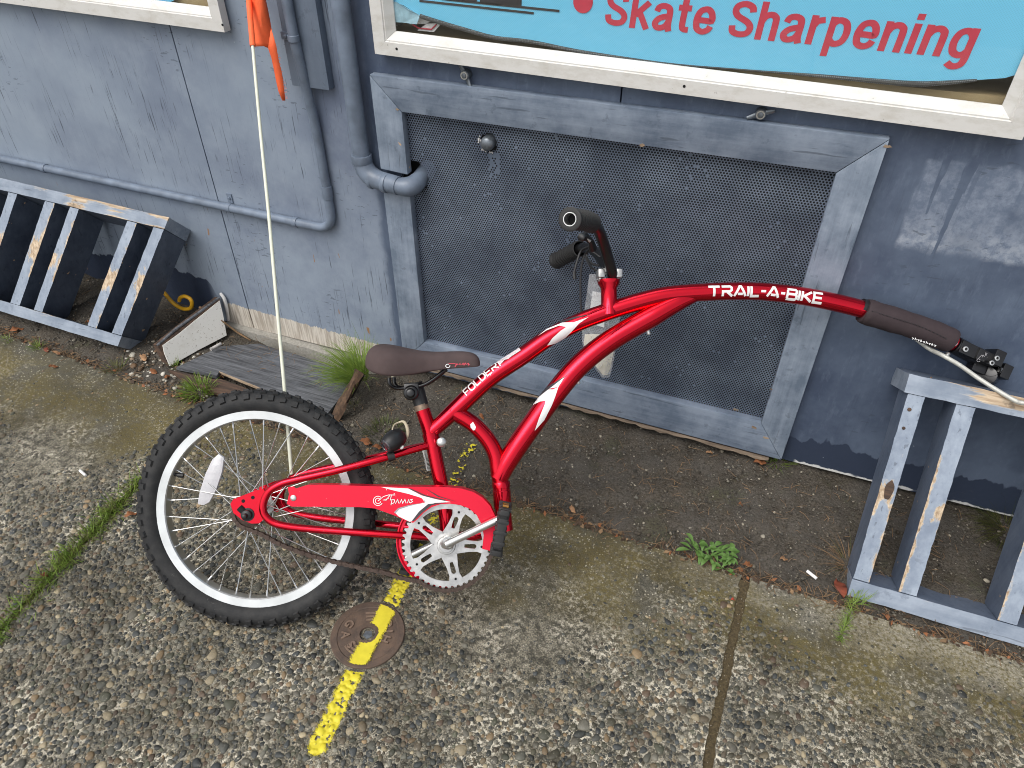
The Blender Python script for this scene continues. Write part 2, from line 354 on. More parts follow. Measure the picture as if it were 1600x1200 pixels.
def red_metal():
    t = NT('candy_red_paint'); p = t.obj(); n = t.noise(p, 900, 2); d = t.noise(p, 35, 4, .7)
    c = t.mix(t.ma('MULTIPLY', t.step(d, .62, .74), .25), (.66, .006, .024), (.54, .03, .035))
    nick = t.ma('MULTIPLY', t.step(t.noise(p, 150, 2, .4), .80, .81), 1.0); c = t.mix(nick, c, (.62, .55, .53))
    t.set(Base_Color=c, Metallic=.92, Roughness=t.ma('ADD', .10, t.ma('MULTIPLY', d, .10)))
    t.put(t.b.inputs['Coat Weight'], .25); t.put(t.b.inputs['Coat Roughness'], .05)
    return t.m
def red_flat():
    t = NT('red_guard_paint'); p = t.obj(); d = t.noise(p, 40, 4, .7)
    nick = t.step(t.noise(p, 160, 2, .4), .76, .77); c = t.mix(nick, (.70, .008, .035), (.62, .5, .48))
    t.set(Base_Color=c, Metallic=.35, Roughness=t.ma('ADD', .28, t.ma('MULTIPLY', d, .15))); t.put(t.b.inputs['Specular IOR Level'], .3); t.put(t.b.inputs['Coat Weight'], .12); t.put(t.b.inputs['Coat Roughness'], .1)
    return t.m
def rubber_material():
    t = NT('dusty_tyre_rubber'); p = t.obj(); n = t.noise(p, 40, 5, .7); f = t.noise(p, 400, 3)
    c = t.mix(t.ramp(n, [(.4, 0.0), (.75, 1.0)]), (.008, .0085, .0095), (.030, .029, .0275))
    sc_ = t.ma('MULTIPLY', t.step(t.noise(t.scl(p, (60, 60, 60)), 1.0, 5, .75), .60, .70), t.step(t.noise(p, 5, 2), .55, .66)); c = t.mix(t.ma('MULTIPLY', sc_, .55), c, (.20, .19, .175))
    t.set(Base_Color=c, Roughness=.72); t.bump(f, .3, .001); return t.m
def rust_material():
    t = NT('rusty_cast_iron'); p = t.obj(); n = t.noise(p, 30, 5, .7); f = t.noise(p, 260, 4)
    c = t.mix(t.ramp(n, [(.35, 0.0), (.65, 1.0)]), (.070, .048, .036), (.155, .098, .064)); c = t.mix(t.ma('MULTIPLY', f, .4), c, (.10, .082, .075))
    t.set(Base_Color=c, Roughness=.7, Metallic=.25); t.bump(f, .5, .001); return t.m
def white_frame_material():
    t = NT('dirty_white_window_paint'); p = t.pos(); n = t.noise(t.scl(p, (4, 1, 9)), 6, 5, .7); f = t.noise(p, 70, 4, .7)
    c = t.mix(t.ma('MULTIPLY', t.ramp(n, [(.45, 0.0), (.75, 1.0)]), .55), (.64, .63, .60), (.43, .40, .335))
    c = t.mix(t.ma('MULTIPLY', t.step(f, .66, .72), .6), c, (.30, .28, .25))
    t.set(Base_Color=c, Roughness=.5); t.bump(f, .1, .001); return t.m
def banner_material():
    t = NT('blue_perforated_window_film'); p = t.pos(); n = t.noise(p, 3, 3); q = t.vor(t.scl(p, (1, 0, 1), rot=(0, .785, 0)), 330, rand=0)
    c = t.mix(n, (.16, .56, .80), (.21, .62, .86)); c = t.mix(t.ma('MULTIPLY', t.step(q, .42, .22), .22), c, (.10, .30, .40))
    t.set(Base_Color=c, Roughness=.6); return t.m
def glass_material():
    t = NT('window_glass'); t.set(Base_Color=(1, 1, 1), Roughness=.02)
    o = t.t.nodes['Material Output']; tr = t.n('BsdfTransparent', {0: (.97, .985, .98, 1)}); gl = t.n('BsdfGlossy', {'Color': (1, 1, 1, 1), 'Roughness': .02})
    fr = t.ma('ADD', .075, t.ma('MULTIPLY', t.ma('POWER', t.n('LayerWeight', {'Blend': .5}).outputs['Facing'], 5.0), .9)); mx = t.n('MixShader', {0: fr, 1: tr.outputs[0], 2: gl.outputs[0]})
    t.t.links.new(mx.outputs[0], o.inputs[0]); return t.m
def plastic_bag_material():
    t = NT('clear_plastic_bag'); p = t.obj(); n = t.noise(p, 30, 4, .6, 1.0)
    o = t.t.nodes['Material Output']; tr = t.n('BsdfTransparent', {0: (.93, .94, .95, 1)})
    t.set(Base_Color=(.80, .82, .84), Roughness=.22); t.bump(n, .8, .01)
    mx = t.n('MixShader', {0: t.ma('ADD', .20, t.ma('MULTIPLY', t.step(n, .45, .75), .22)), 1: tr.outputs[0], 2: t.b.outputs[0]}); t.t.links.new(mx.outputs[0], o.inputs[0]); return t.m
def leaf_green(name, a, b):
    t = NT(name); n = t.noise(t.pos(), 55, 3); c = t.mix(t.ramp(n, [(.3, 0.0), (.7, 1.0)]), a, b)
    t.set(Base_Color=c, Roughness=.55); t.put(t.b.inputs['Subsurface Weight'], 0.0)
    o = t.t.nodes['Material Output']; tl = t.n('BsdfTranslucent', {0: c}); mx = t.n('MixShader', {0: .25, 1: t.b.outputs[0], 2: tl.outputs[0]}); t.t.links.new(mx.outputs[0], o.inputs[0])
    return t.m
def ply_material():
    t = NT('weathered_dark_plywood'); p = t.obj(); g = t.noise(t.scl(p, (9, 130, 60)), 1.0, 6, .7); n = t.noise(p, 9, 4)
    c = t.mix(t.ramp(g, [(.36, 0.0), (.64, 1.0)]), (.040, .042, .047), (.150, .156, .168)); c = t.mix(t.ma('MULTIPLY', t.step(n, .55, .7), .4), c, (.17, .19, .22))
    t.set(Base_Color=c, Roughness=.8); t.bump(g, .7, .004); return t.m
def wood_material(name, a, b, axis=0):
    t = NT(name); p = t.obj(); s = [90, 90, 90]; s[axis] = 6; g = t.noise(t.scl(p, s), 1.0, 5, .65)
    t.set(Base_Color=t.mix(t.ramp(g, [(.35, 0.0), (.65, 1.0)]), a, b), Roughness=.85); t.bump(g, .6, .003); return t.m

MT = dict(
    wall=wall_material(), conc=concrete_material(), soil=soil_material(), peb=pebble_material(), peb1=pebble_material(True),
    frame=wood_paint('panel_frame_paint', (.105, .138, .190), (.225, .270, .335), 0), frame_v=wood_paint('panel_stile_paint', (.125, .162, .215), (.265, .315, .385), 2, chips=.01),
    rack=wood_paint('rack_rail_paint', (.175, .215, .275), (.30, .345, .41), 0, True), rack_v=wood_paint('rack_slat_paint', (.185, .225, .29), (.31, .36, .43), 2, True),
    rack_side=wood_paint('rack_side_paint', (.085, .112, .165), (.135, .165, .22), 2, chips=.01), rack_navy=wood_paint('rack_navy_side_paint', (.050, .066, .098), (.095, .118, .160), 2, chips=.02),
    batten=wood_paint('batten_paint', (.13, .165, .22), (.17, .21, .27), 2),
    pipe=simple('painted_pipe', (.145, .180, .235), .42, vary=.22, scale=25, bump=.2),
    perf=None, black=simple('black_plastic', (.012, .012, .013), .45, vary=.3), blackm=simple('black_painted_steel', (.008, .008, .009), .30, .2, .25),
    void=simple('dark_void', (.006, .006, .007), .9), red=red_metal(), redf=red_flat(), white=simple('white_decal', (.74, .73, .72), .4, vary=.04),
    greyd=simple('grey_decal', (.30, .29, .30), .4, vary=.05), darkd=simple('dark_decal', (.035, .03, .035), .4), rubber=rubber_material(),
    rim=simple('white_rim_paint', (.60, .625, .625), .35, .0, .4, vary=.13, scale=22), alu=simple('brushed_aluminium', (.62, .62, .60), .34, .9, vary=.08, scale=40),
    steel=simple('spoke_steel', (.70, .70, .69), .25, 1.0, vary=.05), ring=simple('worn_silver_chainring', (.50, .495, .48), .36, .8, vary=.22, scale=60),
    rust=rust_material(), chain=simple('rusty_chain_steel', (.075, .052, .042), .6, .6, vary=.4, scale=200),
    saddle=simple('brown_saddle_cloth', (.084, .060, .058), .85, vary=.12, scale=35, bump=.25, spec=.25), sleeve=simple('brown_neoprene', (.043, .031, .034), .8, vary=.12, scale=60, bump=.2, spec=.3),
    grip=simple('grip_rubber', (.014, .014, .014), .6, vary=.3), amber=simple('amber_reflector', (.30, .13, .012), .25, 0, .5), clear=None,
    orange=simple('orange_flag_cloth', (.95, .15, .045), .7, vary=.06, scale=90, bump=.15), pole=simple('cream_fibreglass_pole', (.68, .69, .56), .4, vary=.05),
    yellow=simple('yellow_coated_hook', (.62, .33, .015), .45, vary=.15), cable=simple('grey_steel_rod', (.50, .50, .46), .55, .3, vary=.15, scale=90),
    wframe=white_frame_material(), banner=banner_material(), glass=glass_material(), bag=plastic_bag_material(),
    textred=simple('red_banner_print', (.56, .045, .075), .6, vary=.06), textblk=simple('black_banner_print', (.035, .03, .03), .6),
    tan=simple('tan_interior_board', (.36, .27, .14), .8, vary=.2, scale=9), inner=simple('dim_interior', (.05, .045, .04), .9),
    cream=simple('cream_cloth', (.82, .76, .62), .85, vary=.12, scale=30, bump=.3), card=simple('white_card', (.86, .86, .85), .6, vary=.03),
    speck=None, ply=ply_material(), rot=wood_material('rotten_post_wood', (.030, .017, .010), (.125, .072, .040), 2), raww=wood_material('bare_wood_edge', (.17, .115, .075), (.42, .32, .22)),
    darkw=wood_material('dark_wet_wood', (.030, .022, .018), (.125, .072, .045)), footing=None,
    grass=leaf_green('fresh_grass', (.115, .205, .022), (.25, .34, .055)), grassd=leaf_green('dull_grass', (.055, .070, .014), (.16, .15, .045)), weed=leaf_green('weed_leaf', (.075, .165, .028), (.165, .29, .075)),
    moss=leaf_green('dark_moss', (.035, .055, .010), (.085, .10, .022)),
    dead=simple('dead_leaf_brown', (.25, .095, .035), .75, vary=.45, scale=70, bump=.3), straw=simple('dry_straw', (.20, .125, .065), .85, vary=.4, scale=40),
    litter=simple('white_litter', (.78, .77, .74), .6, vary=.04), lens=simple('dark_lens', (.03, .03, .034), .08, 0, .8), iron=simple('pitted_grey_metal', (.16, .18, .20), .4, .6, vary=.3, scale=120),
    asphalt=simple('road_asphalt', (.05, .05, .05), .9, vary=.2), line=simple('yellow_spray_paint', (.72, .53, .012), .6, vary=.12, scale=120, bump=.3),
)
def perf_material():
    t = NT('perforated_sheet_paint'); p = t.pos(); n = t.noise(p, 7, 5, .7); m = t.noise(p, 30, 4, .7)
    c = t.mix(t.ramp(n, [(.40, 0.0), (.66, 1.0)]), (.082, .104, .146), (.162, .200, .258)); nick = t.step(t.noise(p, 120, 2), .78, .80); c = t.mix(nick, c, (.55, .55, .52))
    t.set(Base_Color=c, Roughness=.45); t.bump(m, .2, .001); return t.m
MT['perf'] = perf_material()
def spray_material():
    t = NT('sprayed_yellow_paint'); p = t.pos(); n = t.noise(p, 520, 4, .75); m = t.noise(p, 60, 3)
    t.set(Base_Color=t.mix(m, (.50, .42, .018), (.74, .63, .035)), Roughness=.6)
    f = t.step(t.ma('ADD', t.attr('fade'), t.ma('MULTIPLY', t.ma('SUBTRACT', n, .5), 2.4)), .30, .55)
    tr = t.n('BsdfTransparent'); mx = t.n('MixShader', {0: f, 1: tr.outputs[0], 2: t.b.outputs[0]}); t.t.links.new(mx.outputs[0], t.t.nodes['Material Output'].inputs[0]); return t.m
MT['line'] = spray_material()
def clear_refl():
    t = NT('clear_reflector_plastic'); p = t.obj(); v = t.vor(p, 420, rand=.1)
    t.set(Base_Color=t.mix(v, (.52, .51, .54), (.74, .73, .74)), Roughness=.22); t.put(t.b.inputs['Transmission Weight'], .25); t.put(t.b.inputs['Coat Weight'], .6); t.bump(v, .4, .001); return t.m
MT['clear'] = clear_refl()
def speck_mat():
    t = NT('speckled_white_laminate'); p = t.obj(); v = t.step(t.noise(p, 170, 3, .6), .62, .68); c = t.mix(v, (.80, .785, .73), (.42, .38, .32))
    d = t.step(t.noise(p, 11, 4, .7), .55, .75); c = t.mix(t.ma('MULTIPLY', d, .4), c, (.50, .46, .37)); t.set(Base_Color=c, Roughness=.55); return t.m
MT['speck'] = speck_mat(); MT['rust_worn'] = simple('polished_rusty_iron', (.21, .145, .105), .55, .35, vary=.25, scale=150)
def foot_mat():
    t = NT('grey_footing_concrete'); p = t.pos(); f = t.noise(p, 130, 5, .7); n = t.noise(p, 14, 4); c = t.mix(t.ramp(f, [(.3, 0.0), (.7, 1.0)]), (.22, .21, .185), (.36, .345, .305))
    c = t.mix(t.ma('MULTIPLY', t.step(n, .5, .7), .4), c, (.17, .155, .125)); t.set(Base_Color=c, Roughness=.9); t.bump(f, .5, .002); return t.m
MT['footing'] = foot_mat()

# ------------------------------------------------------------------ ground
EDGE = [(-6.0, 1.30), (-2.6, 1.175), (-1.85, 1.125), (-1.384, 1.094), (-.9, 1.085), (-.367, 1.081), (.1746, 1.069), (.6, 1.063), (1.2, 1.055), (6.0, 1.0)]
def edge_y(x): return float(np.interp(x, [e[0] for e in EDGE], [e[1] for e in EDGE]))
def soil_z(x, y):
    k = min(1, max(0, (y-edge_y(x))/.35)); left = min(1, max(0, (-1.45-x)/.5))
    pit = math.exp(-((x+1.22)/.26)**2)*k*.055
    return -.012 + .062*left*k - pit
JOINT_R = ((.1345, 1.0623), (.1217, .6570)); JOINT_L = ((-1.3194, .8215), (-1.2788, .3750))
def jx(J, y): (x0, y0), (x1, y1) = J; return x0+(x1-x0)*(y-y0)/(y1-y0)
sidewalk = empty('sidewalk'); tag(sidewalk, 'exposed pebble concrete sidewalk in front of the blue wall', kind='structure')
def slab(xl, xr, name='slab'):           # xl, xr: functions of y
    mb = MB(); ys = [-3.2, -1.5, -.5]+list(np.arange(0, 1.04, .008)); nx = 14; rows = []
    vs = []
    for y in ys+[None]:
        for i in range(nx+1):
            t = i/nx; yy = y if y is not None else 1.06
            x = xl(yy)+(xr(yy)-xl(yy))*t; ye = edge_y(x)
            if i in (0, nx) and yy > -.1: x += random.gauss(0, .0012)+.0012*math.sin(yy*70+i)*math.sin(yy*31)
            vs.append((x, yy*ye/1.06 if yy > .5 else yy, 0.0))
    n = nx+1; R = len(ys)+1
    fs = [(r*n+i, r*n+i+1, (r+1)*n+i+1, (r+1)*n+i) for r in range(R-1) for i in range(nx)]
    # edges turned down
    b = len(vs); per = [i for i in range(n)]+[r*n+n-1 for r in range(1, R)]+[(R-1)*n+i for i in range(n-2, -1, -1)]+[r*n for r in range(R-2, 0, -1)]
    for i in per: vs.append((vs[i][0], vs[i][1], -.06))
    L = len(per)
    fs += [(per[(k+1) % L], per[k], b+k, b+(k+1) % L) for k in range(L)]
    mb.add(vs, fs)
    return mb.build(name, MT['conc'], sidewalk, ang=60)
slab(lambda y: -6.0, lambda y: jx(JOINT_L, y)-.008)
slab(lambda y: jx(JOINT_L, y)+.008, lambda y: jx(JOINT_R, y)-.009)
slab(lambda y: jx(JOINT_R, y)+.009, lambda y: 6.0)
# what lies in the joints
t_ = NT('joint_dirt'); p_ = t_.pos(); f_ = t_.noise(p_, 190, 5, .75); s_ = t_.ma('MULTIPLY', t_.step(t_.vor(p_, 230), .25, .12), t_.step(t_.n('SeparateColor', {0: t_.vor(p_, 230, 'Color')}).outputs[0], .72, .76))
c_ = t_.mix(t_.ramp(f_, [(.35, 0.0), (.65, 1.0)]), (.040, .028, .012), (.115, .085, .040)); t_.set(Base_Color=t_.mix(s_, c_, (.45, .41, .34)), Roughness=.9); t_.bump(f_, .8, .004)
for J in (JOINT_R, JOINT_L):
    mb = MB(); ys = np.linspace(-1, 1.06, 60)
    vs = []; 
    for y in ys:
        x = jx(J, y); d = random.uniform(-.0015, .0015)
        vs += [(x-.02, y, -.007+d), (x, y, -.004+d), (x+.02, y, -.007+d)]
    mb.add(vs, [(i*3+j, i*3+j+1, i*3+j+4, i*3+j+3) for i in range(len(ys)-1) for j in range(2)])
    o = mb.build('joint_filling', t_.m, sidewalk)
# soil strip
mb = MB(); xs = np.linspace(-2.75, 1.15, 300); ny = 34; vs = []
for x in xs:
    e = edge_y(x)-.02
    for j in range(ny):
        y = e+(1.50-e)*j/(ny-1)
        z = soil_z(x, y)+.006*math.sin(x*23+y*41)*math.sin(x*47-y*17)+random.uniform(-.0022, .0022)
        if j < 3: z = min(z, -.010)
        vs.append((x, y, z))
mb.add(vs, [(i*ny+j, (i+1)*ny+j, (i+1)*ny+j+1, i*ny+j+1) for i in range(len(xs)-1) for j in range(ny-1)])
soil = tag(mb.build('soil_strip', MT['soil'], ang=180), 'dark gritty soil strip between sidewalk and blue wall', kind='structure')
mb = MB()
for (x0, x1) in ((-6, -2.74), (1.14, 6)): mb.add([(x0, 1.0, -.011), (x1, 1.0, -.011), (x1, 1.5, -.011), (x0, 1.5, -.011)], [(0, 1, 2, 3)])
mb.build('soil_edge', MT['soil'], soil)
mb = MB(); mb.add([(-80, -80, -.13), (80, -80, -.13), (80, -3.2, -.13), (-80, -3.2, -.13)], [(0, 1, 2, 3)])
tag(mb.build('road', MT['asphalt']), 'asphalt road beyond the sidewalk', kind='structure')
mb = MB(); mb.add([(-80, -3.3, -.14), (80, -3.3, -.14), (80, 60, -.14), (-80, 60, -.14)], [(0, 1, 2, 3)])
tag(mb.build('ground', MT['soil']), 'bare ground round the building', kind='structure')

# pebbles set in the cement
GAS = Vector(G(574.5, 990, .004)); GAS_R = .0755
def pebble_field():
    x0, x1, y0, y1, res = -2.15, 1.05, .02, 1.07, .0016
    nx, ny = int((x1-x0)/res), int((y1-y0)/res); occ = np.zeros((nx, ny), bool)
    X, Y = np.meshgrid(x0+np.arange(nx)*res, y0+np.arange(ny)*res, indexing='ij')
    occ |= np.hypot(X-GAS.x, Y-GAS.y) < GAS_R+.004
    for J in (JOINT_L, JOINT_R): occ |= np.abs(X-(J[0][0]+(J[1][0]-J[0][0])*(Y-J[0][1])/(J[1][1]-J[0][1]))) < .012
    from math import sin
    low = 0.5+0.25*np.sin(X*5.1+Y*3.0)+0.25*np.sin(X*11-Y*9+1.3)
    out = []
    plan = [(.0120, .0160, 600), (.0092, .0120, 3600), (.0070, .0092, 13000), (.0050, .0070, 36000), (.0030, .0050, 70000)]
    for lo, hi, tries in plan:
        cx = rng.uniform(x0, x1, tries); cy = rng.uniform(y0, 1.06, tries)
        aa = rng.uniform(lo, hi, tries)*.80; ra = rng.uniform(.62, .95, tries); th = rng.uniform(0, math.pi, tries); pk = rng.random(tries); ki = rng.integers(0, 16, tries)
        for i in range(tries):
            x, y, a = cx[i], cy[i], aa[i]
            fade = min(1, max(0, (.93+.10*(math.sin(x*4.3)+math.sin(x*9.7+1))-.03-y)/.24))
            if x > .13: fade *= .75
            if pk[i] > fade*(1 if a < .008 else .85)+(.02 if a < .005 else 0): continue
            b = a*ra[i]; ix, iy = int((x-x0)/res), int((y-y0)/res); r = int(a/res)+1
            xa, xb, ya, yb = max(ix-r, 0), min(ix+r+1, nx), max(iy-r, 0), min(iy+r+1, ny)
            if xb-xa < 2 or yb-ya < 2: continue
            dx = X[xa:xb, ya:yb]-x; dy = Y[xa:xb, ya:yb]-y; c, s = math.cos(th[i]), math.sin(th[i])
            m = ((dx*c+dy*s)/a)**2+((-dx*s+dy*c)/b)**2 < 1.0
            sub = occ[xa:xb, ya:yb]
            if (sub & m).sum() > .12*m.sum(): continue
            sub |= m; out.append((x, y, a*.97, b*.97, th[i], ki[i]))
    return out
PEB = pebble_field()
SEG = 9
def dome(seedv):
    r = np.random.default_rng(seedv); a = np.linspace(0, 2*math.pi, SEG, endpoint=False)
    rr = 1+.13*np.sin(2*a+r.uniform(0, 6))*r.uniform(.3, 1)+.15*np.sin(3*a+r.uniform(0, 6))*r.uniform(.3, 1)+r.uniform(-.14, .14, SEG)
    vs = []
    for (k, h) in ((1.0, -.35), (.92, .42), (.62, .80)):
        for i in range(SEG): vs.append((math.cos(a[i])*rr[i]*k, math.sin(a[i])*rr[i]*k, h*(1+r.uniform(-.28, .22))))
    vs.append((r.uniform(-.1, .1), r.uniform(-.1, .1), 1.0))
    fs = []
    for j in range(2):
        for i in range(SEG): i2 = (i+1) % SEG; fs.append((j*SEG+i, j*SEG+i2, (j+1)*SEG+i2, (j+1)*SEG+i))
    for i in range(SEG): fs.append((2*SEG+i, 2*SEG+(i+1) % SEG, 3*SEG))
    return np.array(vs), fs
DOMES = [dome(k) for k in range(24)]
def peb_h(a): return .40*a
def in_view(x, y):
    d = Vector((x, y, 0))-CP; z = d.dot(CF); px = 800+FOC*d.dot(CR)/z; py = 600+FOC*d.dot(CD)/z; return (20 < px < 1580 and 600 < py < 1180), z
sc_ = []
for i, (x, y, a, b, th, ki) in enumerate(PEB):
    v, z = in_view(x, y); sc_.append((a/z if v else 0, i))
BIG = set(i for _, i in sorted(sc_, reverse=True)[:300])
V, F, Cc = [], [], []; base = 0
for i, (x, y, a, b, th, ki) in enumerate(PEB):
    if i in BIG: continue
    dv, df = DOMES[i % 24]; c, s = math.cos(th), math.sin(th); P = dv.copy(); P[:, 0] *= a; P[:, 1] *= b; P[:, 2] *= peb_h(a)
    V.append(np.stack([x+P[:, 0]*c-P[:, 1]*s, y+P[:, 0]*s+P[:, 1]*c, P[:, 2]+.0002], 1)); F += [tuple(base+k for k in f) for f in df]; base += len(dv)
    col = np.array(PEB_COLS[ki])*rng.uniform(.55, 1.55); Cc.append(np.tile([*col, 1], (len(dv), 1)))
mb = MB(); mb.v = np.concatenate(V).tolist(); mb.f = F; mb.mi = [0]*len(F); mb.attr['stone'] = ('POINT', 'FLOAT_COLOR', np.concatenate(Cc))
o = mb.build('pebbles', MT['peb'], sidewalk, ang=180, fix=False); o['kind'] = 'stuff'
dome_me = []
for k in range(24):
    me = bpy.data.meshes.new('pebble'); me.from_pydata([tuple(v) for v in DOMES[k][0]], [], DOMES[k][1]); me.materials.append(MT['peb1']); me.polygons.foreach_set('use_smooth', [True]*len(me.polygons)); dome_me.append(me)
for i in sorted(BIG):
    x, y, a, b, th, ki = PEB[i]; o = bpy.data.objects.new('pebble', dome_me[i % 24]); o.location = (x, y, .0002); o.rotation_euler = (0, 0, th); o.scale = (a, b, peb_h(a)); link(o, sidewalk)

# yellow survey line: a film of spray paint lying over the stones
LP = [Vector(G(*p)) for p in ((497, 1165), (508, 1145), (540, 1078), (562, 1035), (594, 977), (613, 940), (630, 905), (648, 870), (705, 758), (722, 720), (738, 690))]
def paint_film():
    res = .0018; path = catmull(LP, 14); xs0 = min(p.x for p in path)-.04; xs1 = max(p.x for p in path)+.04; ys0 = min(p.y for p in path)-.03; ys1 = max(p.y for p in path)+.03
    nx, ny = int((xs1-xs0)/res), int((ys1-ys0)/res)
    X, Y = np.meshgrid(xs0+np.arange(nx)*res, ys0+np.arange(ny)*res, indexing='ij'); D = np.full((nx, ny), 9.0)
    for p in path: D = np.minimum(D, np.hypot(X-p.x, Y-p.y))
    Hh = np.full((nx, ny), .0004)
    for (x, y, a, b, th, ki) in PEB:
        if x < xs0-.02 or x > xs1+.02 or y < ys0-.02 or y > ys1+.02: continue
        dx, dy = X-x, Y-y
        sl = (slice(max(0, int((x-a-xs0)/res)), max(0, int((x+a-xs0)/res)+2)), slice(max(0, int((y-a-ys0)/res)), max(0, int((y+a-ys0)/res)+2)))
        dx, dy = dx[sl], dy[sl]
        if dx.size == 0: continue
        c, s = math.cos(th), math.sin(th); q = ((dx*c+dy*s)/a)**2+((-dx*s+dy*c)/b)**2
        Hh[sl] = np.maximum(Hh[sl], np.where(q < 1.02, peb_h(a)*np.sqrt(np.clip(1.08-q, 0.02, 1))*1.02+.0008, 0))
    gasd = np.hypot(X-GAS.x, Y-GAS.y); Hh = np.where(gasd < GAS_R, .0069, Hh)
    nz = np.zeros((nx, ny))
    for f, w_ in ((170, .5), (330, .35), (710, .3), (1300, .25)):
        ph = rng.uniform(0, 6, 4); nz += w_*(np.sin(X*f+ph[0]+2*np.sin(Y*f*.7+ph[1]))*np.sin(Y*f+ph[2]+2*np.sin(X*f*.6+ph[3])))
    cover = np.where(Y > .85, .014, .0225)+.0024*nz*np.where(Y > .85, 3, 1)
    keep = (D < cover+.006) & ~((np.abs(gasd-GAS_R) < .005)) & ~((gasd > GAS_R) & (Hh < .0009) & (nz < -.45)) & ~((Y > .85) & (nz < .05))
    keep &= ~((gasd < .021)); fade = np.clip((cover-D)/.0115, 0, 1)
    Hh += np.where(Y > 1.085, np.vectorize(soil_z)(X, Y)+.006, 0)
    idx = -np.ones((nx, ny), int); vs = []; fs = []; fd = []
    kk = keep[:-1, :-1] & keep[1:, :-1] & keep[1:, 1:] & keep[:-1, 1:]
    for i, j in zip(*np.nonzero(kk)):
        q = []
        for (a, b) in ((i, j), (i+1, j), (i+1, j+1), (i, j+1)):
            if idx[a, b] < 0: idx[a, b] = len(vs); vs.append((X[a, b], Y[a, b], Hh[a, b])); fd.append(fade[a, b])
            q.append(idx[a, b])
        fs.append(tuple(q))
    mb = MB(); mb.v = vs; mb.f = [tuple(int(k) for k in f) for f in fs]; mb.mi = [0]*len(fs); mb.attr['fade'] = ('POINT', 'FLOAT', fd)
    return mb.build('painted_line', MT['line'], ang=180, fix=False)
tag(paint_film(), 'yellow spray painted line over the pebbled sidewalk and gas cover', 'painted line')

# ------------------------------------------------------------------ building
bld = empty('building', (0, WALL, 0)); tag(bld, 'blue painted plywood building wall with shop windows', 'building')
INV = Matrix.Translation((0, -WALL, 0))
def part(mb, name, m, parent=bld, **kw):
    o = mb.build(name, m, None, **kw); o.parent = parent
    mw = Matrix.Identity(4)
    pp = parent; off = Vector((0, 0, 0))
    while pp is not None: off += pp.location; pp = pp.parent
    o.location = o.location-off
    return o
_a, _b, _c = W(586, 84, WALL-.030), W(1597, 219, WALL-.030), W(351, 50.6, WALL-.030)
_sl = (_b.z-_a.z)/(_b.x-_a.x)             # the sills are not quite level
RW = dict(x0=_a.x, x1=_b.x, z0=(_a.z+_b.z)/2, z1=2.1, zl=_a.z, zr=_b.z); LWn = dict(x0=-3.2, x1=_c.x, z0=_c.z+.014, z1=2.1, zl=_c.z+_sl*(-3.2-_c.x), zr=_c.z)
PX0, PX1, PZ0, PZ1 = -.849, .100, .105, .762     # opening of the vent
def wall_sheet(x0, x1, zb=.0, z1=3.2):
    # one plywood sheet, front face with openings cut out, 18 mm thick edges
    holes = []
    for h in (RW, LWn): holes.append((h['x0']+.012, h['x1']-.012, h['z0']+.018, h['z1']-.012))
    holes.append((PX0-.02, PX1+.02, PZ0-.02, PZ1+.02))
    xs = sorted(set([x0, x1]+[v for h in holes for v in h[:2] if x0 < v < x1])); zs = sorted(set([zb, z1]+[v for h in holes for v in h[2:] if zb < v < z1]))
    mb = MB()
    for i in range(len(xs)-1):
        for j in range(len(zs)-1):
            cx, cz = (xs[i]+xs[i+1])/2, (zs[j]+zs[j+1])/2
            if any(h[0] < cx < h[1] and h[2] < cz < h[3] for h in holes): continue
            mb.add([(xs[i], WALL, zs[j]), (xs[i+1], WALL, zs[j]), (xs[i+1], WALL, zs[j+1]), (xs[i], WALL, zs[j+1])], [(0, 1, 2, 3)])
    for x in (x0, x1):
        inside = [h for h in holes if h[0] < x < h[1]]
        cuts = sorted([zb, z1]+[v for h in inside for v in h[2:]])
        for za, zc_ in zip(cuts[:-1], cuts[1:]):
            if any(h[2] < (za+zc_)/2 < h[3] for h in inside): continue
            mb.add([(x, WALL, za), (x, WALL+.018, za), (x, WALL+.018, zc_), (x, WALL, zc_)], [(0, 1, 2, 3)])
    mb.add([(x0, WALL, zb), (x1, WALL, zb), (x1, WALL+.018, zb), (x0, WALL+.018, zb)], [(0, 1, 2, 3)])
    for h in holes:
        a, b = max(h[0], x0), min(h[1], x1)
        if b <= a: continue
        for z in [v for v in h[2:] if zb < v < z1]: mb.add([(a, WALL, z), (b, WALL, z), (b, WALL+.018, z), (a, WALL+.018, z)], [(0, 1, 2, 3)])
    b = bmesh.new()
    o = part(mb, 'wall_sheet', MT['wall'], smooth=False, fix=False)
    bm = bmesh.new(); bm.from_mesh(o.data); bmesh.ops.remove_doubles(bm, verts=bm.verts, dist=1e-5); bm.to_mesh(o.data); bm.free()
    return o
g1 = W(300, 166).x
for a, b in ((-6, -2.76), (-2.756, g1-.0018), (g1+.0018, -.3395), (-.336, .8785), (.882, 6)):
    zb0 = .004 if b < -1.6 or a > -.35 else -.004
    if a > LWn['x0'] and b < LWn['x1']: wall_sheet(a, b, zb0, LWn['z0']+.018); wall_sheet(a, b, LWn['z1']-.012, 3.2)
    else: wall_sheet(a, b, zb=zb0)
mb = MB(); mb.box((0, WALL+.03, 1.6), 12, .02, 3.5); 
# dark core behind the sheets, with the same openings left dark
mb = MB()
mb.add([(-6, WALL+.4, -.1), (6, WALL+.4, -.1), (6, WALL+.4, 3.2), (-6, WALL+.4, 3.2)], [(0, 1, 2, 3)])
part(mb, 'inner_wall', MT['inner'], fix=False)
mb = MB(); mb.add([(-6, WALL, 3.2), (6, WALL, 3.2), (6, WALL+6, 3.4), (-6, WALL+6, 3.4)], [(0, 1, 2, 3)]); part(mb, 'roof', MT['inner'], fix=False)
